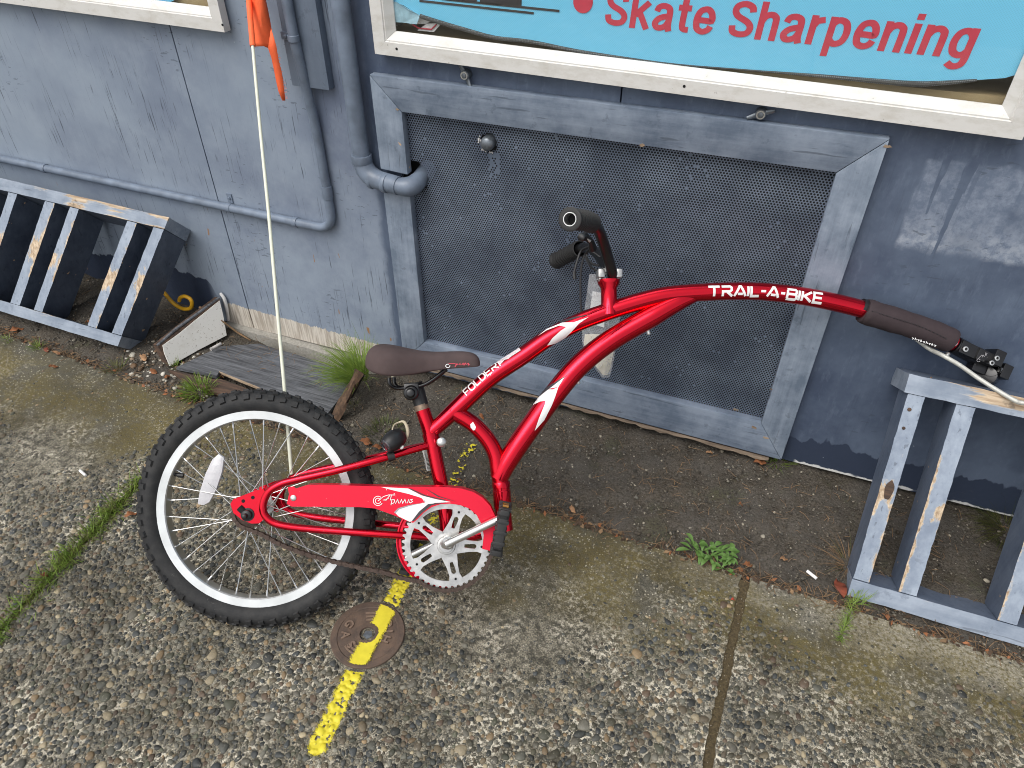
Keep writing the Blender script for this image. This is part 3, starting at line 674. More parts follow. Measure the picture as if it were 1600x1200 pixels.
# footing: proud of the wall only under the never repainted strip
mb = MB(); xs = np.linspace(-1.575, -.93, 30)
top = [(x, WALL-.004-.018, -.002-.035*(x+1.57)+random.uniform(-.0015, .0015)) for x in xs]
mb.add(top+[(x, WALL+.02, z+.004) for x, y, z in top]+[(x, y-.012, -.12) for x, y, z in top], [(i, i+1, 31+i-1+0, 30+i) if False else (i, i+1, 30+i+1, 30+i) for i in range(29)]+[(60+i, 60+i+1, i+1, i) for i in range(29)])
part(mb, 'concrete_footing', MT['footing'])
# ---- windows
def window(h, bottom_only=False):
    wn = empty('window', (0, 0, 0), bld); fr = MT['wframe']
    x0, x1, z0, z1 = h['x0'], h['x1'], h['z0'], h['z1']; fy = WALL-.030; gy = WALL-.008
    pr = [(fy, 0.0), (fy, .027), (fy+.0025, .0285), (fy+.0025, .031), (gy-.003, .046), (gy, .046), (gy, 0.0)]   # (y, inset from the outer edge)
    def rail(a, b, inward):
        # a, b outer corners; mitred
        mb = MB(); d = (b-a).normalized(); vs = []
        for e, s in ((a, 1), (b, -1)):
            for (y, k) in pr: q = e+d*(s*k)+inward*k; vs.append((q.x, y, q.z))
        n = len(pr); mb.add(vs, [(i, (i+1) % n, n+(i+1) % n, n+i) for i in range(n)]+[tuple(reversed(range(n))), tuple(range(n, 2*n))])
        return mb
    V3 = Vector
    c = [V3((x0, 0, h['zl'])), V3((x1, 0, h['zr'])), V3((x1, 0, z1)), V3((x0, 0, z1))]
    for i, nm in enumerate(('sill_rail', 'frame_stile', 'head_rail', 'frame_stile')):
        a, b = c[i], c[(i+1) % 4]; inn = {0: V3((0, 0, 1)), 1: V3((-1, 0, 0)), 2: V3((0, 0, -1)), 3: V3((1, 0, 0))}[i]
        mb = rail(a, b, inn); part(mb, nm, fr, wn, ang=20)
    # small nail holes in the sill
    for xx in np.arange(x0+.055, x1, .62):
        mb = MB(); mb.lathe((xx, fy-.0006, h['zl']+(h['zr']-h['zl'])*(xx-x0)/(x1-x0)+.016), (0, 1, 0), [(0, .0028), (.001, .0028)], 10); part(mb, 'screw_hole', MT['void'], wn)
    mb = MB(); mb.add([(x0+.045, gy-.0015, h['zl']+.042), (x1-.045, gy-.0015, h['zr']+.042), (x1-.045, gy-.0015, z1-.045), (x0+.045, gy-.0015, z1-.045)], [(0, 1, 2, 3)])
    part(mb, 'glass', MT['glass'], wn, fix=False, smooth=False)
    # the board inside, under the film
    mb = MB(); mb.box(((x0+x1)/2, gy+.155, z0+.036), x1-x0-.02, .28, .02); part(mb, 'inside_ledge', MT['tan'], wn)
    return wn
window(RW); window(LWn)
BY = WALL-.003                                       # plane of the film behind the glass
def flat_poly(name, pts, m, y, th=.0012, label=None, cat=None, parent=None):
    mb = MB(); mb.prism([Vector((p[0], y, p[1])) for p in pts], (0, th, 0)); o = mb.build(name, m, parent, smooth=False)
    if label: tag(o, label, cat)
    return o
def WB(px, py): p = W(px, py, BY); return (p.x, p.z)
film_edge = [(657, 25), (688, 35), (730, 47), (775, 59), (830, 69), (900, 83), (980, 95), (1060, 105), (1150, 112), (1229, 118), (1300, 124), (1364, 130), (1431, 135), (1480, 133), (1526, 129), (1570, 122), (1590, 116)]
film_edge = [(x, y-(4 if 800 < x < 1560 else 0)) for x, y in film_edge]
pts = [WB(*p) for p in film_edge]+[(RW['x1']-.045, 2.0), (RW['x0']+.05, 2.0), WB(612, 2), WB(630, 8)]
banner = flat_poly('banner', pts, MT['banner'], BY, label='blue window film banner with red Skate Sharpening lettering', cat='banner')
# rolled lower hem of the film
mb = MB(); e3 = [Vector((WB(*p)[0], BY-.001, WB(*p)[1])) for p in film_edge[:-2]]
mb.tube(catmull(e3, 3), [.0045, .0045, .004, .004, .0035, .003, .002, .0015, .0015, .003, .004, .005, .004, .002], 8)
t_ = NT('film_back'); q_ = t_.vor(t_.pos(), 300, rand=0.1); t_.set(Base_Color=t_.mix(t_.step(q_, .5, .2), (.045, .045, .045), (.16, .17, .17)), Roughness=.7)
mb.build('hem', t_.m, banner)
mb = MB(); fl = [(611, 3), (620, 3), (640, 14), (657, 24), (653, 37), (630, 35), (611, 33)]
mb.prism([Vector((WB(*p)[0], BY-.006+.004*(i % 2), WB(*p)[1])) for i, p in enumerate(fl)], (0, .001, 0)); mb.build('peeling_corner', simple('faded_film', (.30, .47, .55), .6, vary=.2, scale=60), banner, smooth=False)
def font_mesh(txt, size, offset=0.0, extrude=0.0):
    cu = bpy.data.curves.new('lettering', 'FONT'); cu.body = txt; cu.size = size; cu.offset = offset; cu.extrude = extrude; cu.resolution_u = 4
    o = bpy.data.objects.new('lettering', cu); COL.objects.link(o); dg = bpy.context.evaluated_depsgraph_get(); me = bpy.data.meshes.new_from_object(o.evaluated_get(dg))
    bpy.data.objects.remove(o); bpy.data.curves.remove(cu); return me
def text_on(txt, p0, p1, hgt, m, name, parent, normal, offset=.0, capratio=.7, lift=0.0, th=.0):
    """lettering from p0 to p1 (baseline ends, world), cap height hgt, on a face looking along normal"""
    me = font_mesh(txt, 1.0, offset, th); xs = [v.co.x for v in me.vertices]; x0, x1 = min(xs), max(xs)
    d = (p1-p0); L = d.length; d.normalize(); n = Vector(normal).normalized(); up = n.cross(d)
    sx = L/(x1-x0); sz = hgt/capratio
    for v in me.vertices: v.co = p0+d*((v.co.x-x0)*sx)+up*(v.co.y*sz)+n*(lift+v.co.z)
    me.materials.clear(); me.materials.append(m); o = bpy.data.objects.new(name, me); link(o, parent)
    return o
ty = BY-.0005
b0 = W(944, 33.5, ty); b1 = W(1512, 99.5, ty); b1.z = b0.z = (b0.z+b1.z)/2
SG = {'S': (.60, 1, [[(.51, .70), (.47, .83), (.30, .90), (.13, .84), (.09, .70), (.18, .57), (.42, .44), (.52, .30), (.47, .15), (.30, .10), (.12, .16), (.08, .32)]]), 'k': (.54, 0, [[(.1, 0), (.1, 1)], [(.47, .74), (.14, .36)], [(.24, .46), (.48, 0)]]),
      'a': (.55, 1, [[(.09, .52), (.14, .64), (.27, .68), (.40, .62), (.43, .48), (.43, .16), (.47, 0)], [(.42, .42), (.2, .35), (.09, .22), (.13, .10), (.24, .08), (.36, .14), (.42, .26)]]), 't': (.37, 1, [[(.18, .96), (.18, .6), (.18, .2), (.23, .1), (.35, .09)], [(.02, .67), (.35, .67)]]),
      'e': (.55, 1, [[(.10, .38), (.28, .38), (.46, .38), (.45, .55), (.37, .66), (.27, .68), (.15, .61), (.09, .40), (.12, .18), (.2, .10), (.3, .08), (.41, .14), (.46, .24)]]), 'h': (.54, 0, [[(.1, 0), (.1, 1)], [(.1, .48), (.17, .62), (.29, .68), (.39, .64), (.435, .52), (.435, 0)]]),
      'r': (.37, 0, [[(.1, 0), (.1, .76)], [(.1, .48), (.17, .62), (.34, .665)]]), 'p': (.56, 0, [[(.1, -.27), (.1, .76)], [(.1, .56), (.18, .66), (.29, .68), (.41, .60), (.46, .38), (.41, .16), (.29, .08), (.18, .10), (.1, .2)]]), 'n': (.54, 0, [[(.1, 0), (.1, .76)], [(.1, .48), (.17, .62), (.29, .68), (.39, .64), (.435, .52), (.435, 0)]]),
      'i': (.21, 0, [[(.1, 0), (.1, .76)], [(.1, .85), (.1, 1)]]), 'g': (.55, 0, [[(.44, .2), (.36, .10), (.26, .08), (.14, .16), (.09, .38), (.14, .6), (.26, .68), (.36, .65), (.44, .54)], [(.44, .76), (.44, .3), (.435, -.06), (.37, -.18), (.24, -.21), (.11, -.13)]]), ' ': (.24, 0, [])}
def banner_words(txt, p0, p1, hgt):
    tot = sum(SG[c][0]+.06 for c in txt)-.06; L = p1.x-p0.x; k = L/tot; x = 0
    for ch in txt:
        wd, sm_, pls = SG[ch]
        if pls:
            mb = MB(); j = 0
            for pl in pls:
                if len(pl) > 4: c3 = catmull([Vector((a, 0, b)) for a, b in pl], 4); pl = [(v.x, v.z) for v in c3]
                for q in stroke(pl, .160): mb.add([(p0.x+(x+a+.05*b)*k, p0.y-.000012*j, p0.z+b*hgt) for a, b in q], [(0, 1, 2, 3)]); j += 1
            mb.build('letter', MT['textred'], banner, smooth=False, fix=False)
        x += wd+.06
banner_words('Skate Sharpening', b0, b1, W(1150, -4, ty).z-W(1165, 57.5, ty).z)
mb = MB(); cdot = W(911, 3, ty); mb.lathe(cdot, (0, -1, 0), [(0, .0195), (.0008, .0195)], 28); mb.build('bullet_dot', MT['textred'], banner)
mb = MB()
for a, b, h in (((698, 1), (874, 19), 3.0), ((655.6, 3), (834, 22.5), 3.0)):
    A, B = W(*a, ty), W(*b, ty); mb.prism([A, B, B+Vector((0, 0, .0042)), A+Vector((0, 0, .0042))], (0, -.0006, 0))
for a, b in (((690, 0), (745, 5)), ((750, 5), (815, 12))):
    A, B = W(*a, ty), W(*b, ty); mb.prism([A, B, B+Vector((0, 0, .12)), A+Vector((0, 0, .12))], (0, -.0006, 0))
mb.build('printed_picture', MT['textblk'], banner, smooth=False)
hx = [(640, 38), (690, 36), (678, 50), (652, 47.5)]
st = flat_poly('sticker', [(W(*p, BY+.012).x, W(*p, BY+.012).z) for p in hx]+[(W(690, 20, BY+.012).x, W(690, 20, BY+.012).z), (W(640, 20, BY+.012).x, W(640, 20, BY+.012).z)], MT['card'], BY+.012, label='white sticker with red outline behind the lower left corner of the banner', cat='sticker')
mb = MB(); l_ = [W(*p, BY+.0105) for p in ((645, 38.5), (654.5, 44), (674, 46), (682, 38))]; mb.tube(l_, .0016, 6); mb.build('printed_outline', MT['textred'], st)
tb = BY
s2 = [(W(*p, tb).x, W(*p, tb).z) for p in ((200, -8), (215, -1), (240, 4), (262, 5), (273, 0), (280, -20), (200, -20))]
flat_poly('window_sign', s2, MT['banner'], tb, label='blue rounded sign inside the left window above the wall', cat='sign')

# batten behind the conduit
y_b = WALL-.024
bt = [W(432, 0, y_b), W(494, 0, y_b), W(513, 141, y_b), W(456, 134, y_b)]
xl_, xr_, zb_ = (bt[0].x+bt[3].x)/2, (bt[1].x+bt[2].x)/2, (bt[2].z+bt[3].z)/2
mb = MB(); mb.box(((xl_+xr_)/2, WALL-.012, zb_+.8), xr_-xl_, .024, 1.6)
part(mb, 'batten', MT['batten'], bevel=.002)

# ------------------------------------------------------------------ vent panel
vp = empty('vent_panel', (-.37, WALL, .016)); tag(vp, 'perforated metal vent cover in a mitred blue timber frame', 'vent panel')
FY = WALL-.023
def fp(px, py): p = W(px, py, FY); return p
ox0, ox1 = fp(577, 118).x, fp(1391, 216).x; oz1 = (fp(577, 118).z+fp(1391, 216).z)/2; ix0 = (fp(628, 176).x+fp(662, 532).x)/2; ix1 = (fp(1311, 270).x+fp(1185, 663).x)/2
iz1 = (fp(628, 176).z+fp(1311, 270).z)/2; iz0 = (fp(663, 532).z+fp(1185, 663).z)/2; oz0 = .020
def board(loop, m, name='frame_board'):
    mb = MB(); mb.prism([Vector((x, FY, z)) for x, z in loop], (0, .0228, 0)); o = part(mb, name, m, vp, bevel=.0022); return o
gz1, gz0 = fp(606, 268).z, fp(622, 299).z
board([(ox0, oz1), (ox1, oz1), (ix1, iz1), (ix0, iz1)], MT['frame'])
board([(ox0, oz1-.001), (ix0-.0006, iz1-.001), (ix0-.0006, gz1), (ox0, gz1+.004)], MT['frame_v'])
board([(ox0, gz0+.004), (ix0, gz0), (ix0, iz0), (ox0, oz0+.02)], MT['frame_v'])
board([(ox1, oz1-.001), (ox1, oz0), (ix1+.0006, iz0-.001), (ix1+.0006, iz1-.001)], MT['frame_v'])
board([(ox0, oz0+.018), (ix0, iz0-.001), (ix1, iz0-.001), (ox1-.001, oz0)], MT['frame'])
for px, py, a in ((1386, 229, .0065), (1003, 227, .0055), (621, 171, .004), (1150, 640, .006), (1178, 668, .008), (1196, 684, .007), (1205, 608, .003)):
    c = W(px, py, FY-.0004); mb = MB(); mb.prism([c+Vector((math.cos(q)*a*random.uniform(.6, 1.5), 0, math.sin(q)*a*random.uniform(.3, .8))) for q in np.linspace(0, 5.6, 9)], (0, -.0004, 0)); part(mb, 'bare_chip', MT['raww'], vp, smooth=False)
# raw splintered lower edge of the frame
mb = MB(); n = 60; vs = []
for i in range(n):
    x = ox0+.02+(ox1-ox0-.05)*i/(n-1); zt = oz0+.018-(.018*i/(n-1))-.001; d = random.uniform(.004, .013)
    vs += [(x, FY-.001, zt), (x, FY-.002-random.random()*.004, zt-d), (x, FY+.02, zt-d*1.1)]
mb.add(vs, [(i*3+j, i*3+3+j, i*3+4+j, i*3+1+j) for i in range(n-1) for j in range(2)])
part(mb, 'splintered_edge', wood_material('splintered_grey_wood', (.075, .052, .036), (.26, .20, .145)), vp)
# perforated sheet: hexagonal holes in staggered rows, some clogged with paint
def perforated():
    y = WALL-.0015; pit = .00635; hx_ = pit/2; rz = pit*math.sqrt(3)/2; R = .00232
    x0, x1, z0, z1 = PX0-.018, PX1+.018, PZ0-.018, PZ1+.018
    V, F = [], []; nr = int((z1-z0)/rz); ncx = int((x1-x0)/pit)
    A = [math.pi/6+k*math.pi/3 for k in range(6)]; RO = pit/math.sqrt(3); cs = [(math.cos(a), math.sin(a)) for a in A]
    hole_c = W(764, 222, y); pc = W(655, 277, y)
    def clog(x, z):
        v = math.sin(x*19+1.3)*math.sin(z*23+.4)+.6*math.sin(x*47+z*31)+.4*math.sin(x*90-z*70+2)
        streak = abs(x-(hole_c.x+.012)) < .014 and hole_c.z-.085 < z < hole_c.z-.02
        return (random.random() < .045*max(0, v-.45)) or (streak and random.random() < .55)
    for r in range(nr+1):
        cz = z0+r*rz
        for c in range(ncx+1):
            cx = x0+c*pit+(hx_ if r % 2 else 0)
            if (cx-hole_c.x)**2+(cz-hole_c.z)**2 < .021**2: continue
            if (cx-pc.x+.01)**2/.034**2+(cz-pc.z)**2/.040**2 < 1: continue
            b = len(V)
            V.extend((cx+RO*a, y, cz+RO*s) for a, s in cs)
            if clog(cx, cz): F.append((b, b+1, b+2, b+3, b+4, b+5)); continue
            V.extend((cx+R*a, y, cz+R*s) for a, s in cs)
            F.extend((b+k, b+(k+1) % 6, b+6+(k+1) % 6, b+6+k) for k in range(6))
    mb = MB(); mb.v = V; mb.f = F; mb.mi = [0]*len(F)
    o = part(mb, 'perforated_sheet', MT['perf'], vp, smooth=False, fix=False); o['kind'] = 'stuff'; return hole_c, pc
hc, pcn = perforated()
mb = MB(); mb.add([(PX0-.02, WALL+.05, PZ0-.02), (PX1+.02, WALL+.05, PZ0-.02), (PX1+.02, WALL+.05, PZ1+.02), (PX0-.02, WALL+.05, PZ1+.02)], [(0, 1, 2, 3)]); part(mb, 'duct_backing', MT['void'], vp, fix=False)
mb = MB(); mb.lathe((hc.x, WALL+.01, hc.z), (0, -1, 0), [(0, .0165), (.020, .0165), (.026, .0155), (.030, .0115), (.032, .005), (.0322, .0005)], 28); part(mb, 'round_plug', MT['iron'], vp)
mb = MB()
for k in range(26):
    a = random.uniform(2.6, 5.2); rr = random.uniform(.0185, .026); mb.box((hc.x+math.cos(a)*rr, WALL-.003, hc.z+math.sin(a)*rr), random.uniform(.001, .004), .001, random.uniform(.001, .005))
part(mb, 'paint_flakes', MT['litter'], vp)
def latch(px, py, ang, label, y=WALL):
    c = W(px, py, y-.012); t = empty('turn_latch', c); tag(t, label, 'latch', 'turn latches holding the vent panel')
    d = Vector((math.cos(ang), 0, math.sin(ang))); e = Vector((-math.sin(ang), 0, math.cos(ang)))
    mb = MB(); mb.tube([d*-.026+Vector((0, -.004, 0)), d*-.012, d*.0, d*.012, d*.026+Vector((0, -.004, 0))], [.0032, .0048, .0060, .0048, .0032], 10, flat=(.6, 1)); mb.build('wing', MT['iron'], t)
    mb = MB(); mb.lathe((0, .012, 0), (0, -1, 0), [(0, .011), (.004, .0115), (.017, .0100), (.0185, .0085), (.0186, .0055), (.0215, .005), (.022, .002)], 18); mb.build('bolt', MT['iron'], t)
    mb = MB(); mb.ringlathe((0, -.0068, 0), (0, -1, 0), [(0, .0085), (.0008, .0080), (.0008, .0058), (0, .0055)], 18); mb.build('washer', MT['alu'], t)
latch(727, 117, rad(118), 'small metal turn latch above the frame beside the round plug')
latch(1189, 178, rad(22), 'small metal turn latch above the right end of the vent frame')
latch(762, 592, rad(84), 'worn metal turn latch below the vent frame behind the saddle', WALL-.03)

# ------------------------------------------------------------------ pipes
def pipe_thing(name, label, cat, pts, r, bends=10):
    t = empty(name, pts[0]); tag(t, label, cat); off = Vector(pts[0])
    P = [Vector(p)-off for p in pts]; mb = MB(); mb.tube(P, r, 18); mb.build('tube', MT['pipe'], t); return t, off
def fillet(pts, rs, n=10):
    P = [Vector(p) for p in pts]; out = [P[0]]
    for i in range(1, len(P)-1):
        a = (P[i-1]-P[i]).normalized(); b = (P[i+1]-P[i]).normalized(); r = rs[i-1]
        A, B = P[i]+a*r, P[i]+b*r
        for k in range(n+1): t = k/n; out.append(A*(1-t)**2+P[i]*2*t*(1-t)+B*t*t)
    out.append(P[-1]); return out
cy = WALL-.0125
c_top = W(455, 27, WALL-.038); c_b = W(509, 300, cy); c_c = W(516, 359, cy); c_l = W(455, 352, cy); c_ll = W(0, 252, cy)
xv = (c_top.x+c_b.x)/2; zc = (c_l.z+c_ll.z)/2
path = fillet([(xv, WALL-.037, 2.6), (xv, WALL-.037, zb_+.12), (xv, cy, zb_-.10), (xv, cy, zc), (c_ll.x-.8, cy, zc+(c_ll.z-c_l.z)*1.6)], [.05, .05, .055])
con, off = pipe_thing('conduit', 'thin painted conduit running down and left along the wall', 'conduit', path, .0120)
def collar(t, off, c, axis, r, L, name='coupling', m=None):
    mb = MB(); mb.lathe(Vector(c)-off-Vector(axis).normalized()*L/2, axis, [(0, r*.97), (.002, r), (L-.002, r), (L, r*.97)], 18); return mb.build(name, m or MT['pipe'], t)
collar(con, off, (xv, cy, W(511, 300, cy).z), (0, 0, 1), .0142, .034)
def on_h(px): return Vector((W(px, 300, cy).x, cy, float(np.interp(W(px, 300, cy).x, [c_ll.x-.8, xv], [zc+(c_ll.z-c_l.z)*1.6, zc]))))
hd = (on_h(0)-on_h(400)).normalized()
collar(con, off, on_h(452), hd, .0142, .014); collar(con, off, on_h(86), hd, .0142, .016)
def strap(t, off, c, axis, r, tabdir):
    mb = MB(); c = Vector(c)-off; a = Vector(axis).normalized(); mb.lathe(c-a*.007, a, [(0, r*.95), (.001, r*1.02), (.013, r*1.02), (.014, r*.95)], 18)
    mb.box(c+Vector(tabdir)*(r+.012)+Vector((0, .0105, 0)), .016 if abs(tabdir[2]) else .03, .003, .026 if abs(tabdir[2]) else .016); mb.lathe(c+Vector(tabdir)*(r+.014)+Vector((0, .009, 0)), (0, -1, 0), [(0, .004), (.003, .004), (.0045, .001)], 10)
    return mb.build('strap', MT['pipe'], t)
strap(con, off, on_h(352), hd, .0130, (0, 0, 1)); strap(con, off, (xv, WALL-.037, W(462, 60, WALL-.037).z), (0, 0, 1), .0132, (-1, 0, 0))
# drain pipe
dy = WALL-.028
d0 = W(535, 0, dy); d1 = W(561, 240, dy); xd = (d0.x+d1.x)/2; zd = W(590, 279, dy).z; zh = zd
pth = fillet([(xd, dy, 2.6), (xd, dy, zh), (W(640, 280, dy).x+.012, dy-.018, zh-.004), (W(655, 270, WALL).x, WALL+.05, zh+.012)], [.050, .036])
dr, doff = pipe_thing('drain_pipe', 'thicker painted pipe dropping to an elbow that enters the vent panel', 'pipe', pth, .0205)
collar(dr, doff, (xd, dy, W(562, 247, dy).z), (0, 0, 1), .0255, .020)
collar(dr, doff, (W(584, 279, dy).x, dy-.004, zh-.001), (1, -.1, 0), .0248, .010); collar(dr, doff, (W(607, 283, dy).x, dy-.011, zh-.0025), (1, -.12, 0), .0242, .012)
mb = MB(); a_ = [(p-doff) for p in pth[1:13]]; mb.tube(a_, [.0225, .0245, .0245, .0225], 18); mb.build('elbow', MT['pipe'], dr)
mb = MB(); a_ = [(p-doff) for p in pth[13:-1]]; mb.tube(a_, [.0220, .0235, .0235, .0225], 18); mb.build('elbow', MT['pipe'], dr)

# ------------------------------------------------------------------ timber racks
def plank(root, name, o, s, d, u, ulen, vlen, dlen, m, wear=None, along='v', jitter=.0012):
    """board in the rack's own (u along the wall, v up the slope, d into depth) frame; its front face carries the wear"""
    ax = (Vector(u), Vector(s), Vector(d)); L = [ulen, vlen, dlen]; k = 1 if along == 'v' else 0; nseg = 26; nc = 3
    oth = 0 if k == 1 else 1
    mb = MB(); vs = []; wv = []
    ring = [(-1, 0), (-.33, 0), (.33, 0), (1, 0), (1, .12), (1, 1), (-1, 1), (-1, .12)]
    for i in range(nseg+1):
        t = i/nseg
        for j, (a, dd) in enumerate(ring):
            e = .0 if j in (1, 2, 5, 6) else random.uniform(0, jitter)*1.2
            cc = a*(L[oth]/2-e); p = Vector(o)+ax[k]*(L[k]*t)+ax[oth]*(L[oth]/2+cc)+ax[2]*(L[2]*dd+(random.uniform(0, jitter*.5) if dd == 0 else 0)); vs.append(p)
            wv.append(0 if dd > .05 else (wear(t, a, dd) if wear else 0))
    n = len(ring); fs = [(i*n+j, i*n+(j+1) % n, (i+1)*n+(j+1) % n, (i+1)*n+j) for i in range(nseg) for j in range(n)]+[tuple(reversed(range(n))), tuple(nseg*n+j for j in range(n))]
    # object axes along the board, so the grain follows it
    mb.add(vs, fs); mb.attr['wear'] = ('POINT', 'FLOAT', wv)
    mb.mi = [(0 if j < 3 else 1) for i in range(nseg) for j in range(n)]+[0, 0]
    o = mb.build(name, m if isinstance(m, (list, tuple)) else [m, m], root, ang=30, fix=False)
    return o
def gauss(t, c, w): return math.exp(-((t-c)/w)**2)
# right rack
q_s = Vector((0, math.sin(rad(30.5)), math.cos(rad(30.5)))); q_d = Vector((0, math.cos(rad(30.5)), -math.sin(rad(30.5)))); q_u = Vector((1, 0, 0))
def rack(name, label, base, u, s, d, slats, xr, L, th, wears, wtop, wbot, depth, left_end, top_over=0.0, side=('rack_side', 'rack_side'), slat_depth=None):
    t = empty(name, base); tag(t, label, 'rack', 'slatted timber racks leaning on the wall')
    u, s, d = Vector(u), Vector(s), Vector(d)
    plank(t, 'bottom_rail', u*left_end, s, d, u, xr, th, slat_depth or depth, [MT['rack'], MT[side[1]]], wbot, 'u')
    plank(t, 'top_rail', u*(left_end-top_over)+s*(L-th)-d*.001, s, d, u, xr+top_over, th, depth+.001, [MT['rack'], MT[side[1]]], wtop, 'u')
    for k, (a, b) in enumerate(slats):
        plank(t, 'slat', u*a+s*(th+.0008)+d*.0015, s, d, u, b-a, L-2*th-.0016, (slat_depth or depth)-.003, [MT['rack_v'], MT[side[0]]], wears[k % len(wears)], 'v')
    return t
B0 = Vector((.3444, 1.1028, -.004))
wr = [lambda t, a, dd: .75*gauss(t, .48, .06)*(.6-.3*a)+.5*gauss(t, .38, .12)*(a < -.5)+.38*(a > .9)*(t < .45)+.15,
      lambda t, a, dd: .62*(a < -.9)*(t < .75)+.65*gauss(t, .46, .05)*(a > .2)+.45*gauss(t, .35, .08)*(a > .5)+.12,
      lambda t, a, dd: .4*(a < -.9)+.15]
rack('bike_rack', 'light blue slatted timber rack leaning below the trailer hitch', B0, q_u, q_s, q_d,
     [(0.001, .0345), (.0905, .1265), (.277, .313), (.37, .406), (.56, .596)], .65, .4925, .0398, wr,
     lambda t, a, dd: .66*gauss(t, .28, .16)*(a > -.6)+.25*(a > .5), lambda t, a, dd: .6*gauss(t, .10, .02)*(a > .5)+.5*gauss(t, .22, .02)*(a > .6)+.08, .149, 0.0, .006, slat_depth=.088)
for px, py, r_ in ((1421, 640, .0042), (1412, 669, .0036), (1480, 1000, .002), (1455, 590, .002)):
    def onq(px, py):
        n_ = q_d; r = ray(px, py); return CP+r*((B0+q_d*.0012-CP).dot(n_)/r.dot(n_))
    c = onq(px, py); mb = MB(); mb.lathe(c, -q_d, [(0, r_), (.0009, r_*.9), (.001, r_*.5)], 10); o = mb.build('nail_hole', MT['darkw']); tag(o); rk = [x for x in COL.objects if x.name == 'bike_rack'][0]; o.parent = rk; o.location = -rk.location
c = onq(1389, 766); mb = MB(); mb.prism([c+q_u*math.cos(a)*.0085*(1+.08*math.sin(3*a))+q_s*math.sin(a)*.021*(1+.06*math.sin(5*a)) for a in np.linspace(0, 6.0, 22)], -q_d*.0008); o = mb.build('wood_knot', MT['darkw'], smooth=False); o.parent = rk; o.location = -rk.location
# nail holes in its first slat
s2_ = Vector((.378, .426, .822)).normalized()
# left rack, sagged sideways
L_s = Vector((.352, .455, .818)).normalized(); L_u = Vector((1, 0, -.0247)).normalized(); L_d = L_s.cross(L_u)
if L_d.y < 0: L_d = -L_d
L_d.normalize(); L_d = Vector((-.02, .074, -.076)).normalized()
xs_l = [-2.197, -2.156, -2.098, -2.062, -1.880, -1.843, -1.784, -1.746]
B1 = Vector((-2.75, 1.1860, .044+.0247*(1.0)))
sl = [(-2.58, -2.545), (-2.48, -2.445), (-2.345, -2.309)]+[(xs_l[i], xs_l[i+1]) for i in (0, 2, 4, 6)]
wl_ = [lambda t, a, dd: .7*gauss(t, .50, .10)*(.55-.45*a)+.45*(a > .9)*(.3 < t < .9)+.18, lambda t, a, dd: .85*gauss(t, .46, .10)*(.75-.25*a)+.3*(a > .9)+.18,
       lambda t, a, dd: .68*gauss(t, .52, .10)*(.6+.4*a)+.55*gauss(t, .35, .12)*(a > .9)+.18, lambda t, a, dd: .95*gauss(t, .56, .13)*(.6+.3*a)+.42*(a > .9)*(t > .3)+.18]
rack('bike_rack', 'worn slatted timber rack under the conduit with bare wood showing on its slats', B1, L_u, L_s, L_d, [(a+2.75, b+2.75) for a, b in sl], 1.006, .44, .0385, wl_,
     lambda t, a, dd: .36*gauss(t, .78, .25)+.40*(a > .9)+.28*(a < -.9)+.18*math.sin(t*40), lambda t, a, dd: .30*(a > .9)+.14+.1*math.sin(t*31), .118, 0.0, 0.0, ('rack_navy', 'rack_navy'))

# ------------------------------------------------------------------ bicycle
bike = empty('trailer_bicycle'); tag(bike, 'red one-wheeled child trailer bicycle leaning against the vent panel', 'bicycle')
BM = Matrix.Identity(4)
loc = HUB - BW*ZO
for i in range(3): BM[i][0] = BU[i]; BM[i][1] = -BN[i]; BM[i][2] = BW[i]; BM[i][3] = loc[i]
bike.matrix_world = BM
def P(*pts, side=0.0): return [bl(x, y, side) for x, y in pts]
Y3 = Vector((0, 1, 0))
# frame
top_path = catmull(P((674, 674), (690, 660), (719, 633), (766, 590), (817, 556), (857, 528), (901, 505), (952, 486), (1000, 471), (1045, 461), (1104, 456.5), (1150, 455), (1195, 456), (1262, 464), (1343, 482), (1420, 507), (1490, 535)), 6)
low_path = catmull(P((1092, 461), (1060, 472), (1019, 494), (952, 533), (901, 575), (861, 623), (834, 660), (810, 694), (790, 726), (779, 748)), 6)
low_r = [.010, .0185, .0225, .0225, .0225, .0225, .0225, .0225, .021, .019]
arch_path = catmull(P((704, 641), (718, 649), (741, 664), (763, 688), (775, 712), (779, 738), (783, 760), (785, 790), (789, 828)), 6)
f = MB(); TR = .0183
f.tube(top_path, [.0150]*1+[.0160]+[TR]*14, 24); f.tube(low_path, low_r, 24); f.tube(arch_path, .0168, 22)
f.lathe(bl(782.5, 752), (bl(785, 790)-bl(782, 752)), [(0, .0178), (.002, .0188), (.012, .0188), (.013, .0178), (.017, .0178), (.018, .0188), (.055, .0188), (.057, .0175)], 22)
# head stem
hs0 = bl(952, 482); hs1 = bl(951, 437); ax = hs1-hs0; Ls = ax.length
f.lathe(hs0, ax, [(-.012, .0215), (.002, .0185), (.012, .0165), (Ls-.018, .0165), (Ls-.008, .0225), (Ls, .0235)], 24)
front = f.build('front_frame', MT['red'], bike)
for px, py in ((1013, 519), (903, 596)): mb = MB(); mb.lathe(bl(px, py, 0.0), (.3, 0, -1), [(-.006, .004), (.004, .004), (.006, .002)], 10); mb.build('cable_stud', MT['alu'], front)
f = MB()
f.tube(P((660.5, 640), (668, 663), (676, 690)), .0152, 20); f.tube(P((674, 682), (682, 722), (691, 765), (698, 815), (700, 846)), .0150, 20)
f.tube(P((672, 676), (676, 690), (678, 697)), .0172, 20)
stay = [(673, 695), (640, 704), (580, 721), (520, 736.5), (460, 750), (439, 756), (421, 767), (412, 784), (412, 801), (424, 815), (446, 822), (490, 827), (580, 833.5), (640, 837), (686, 840)]
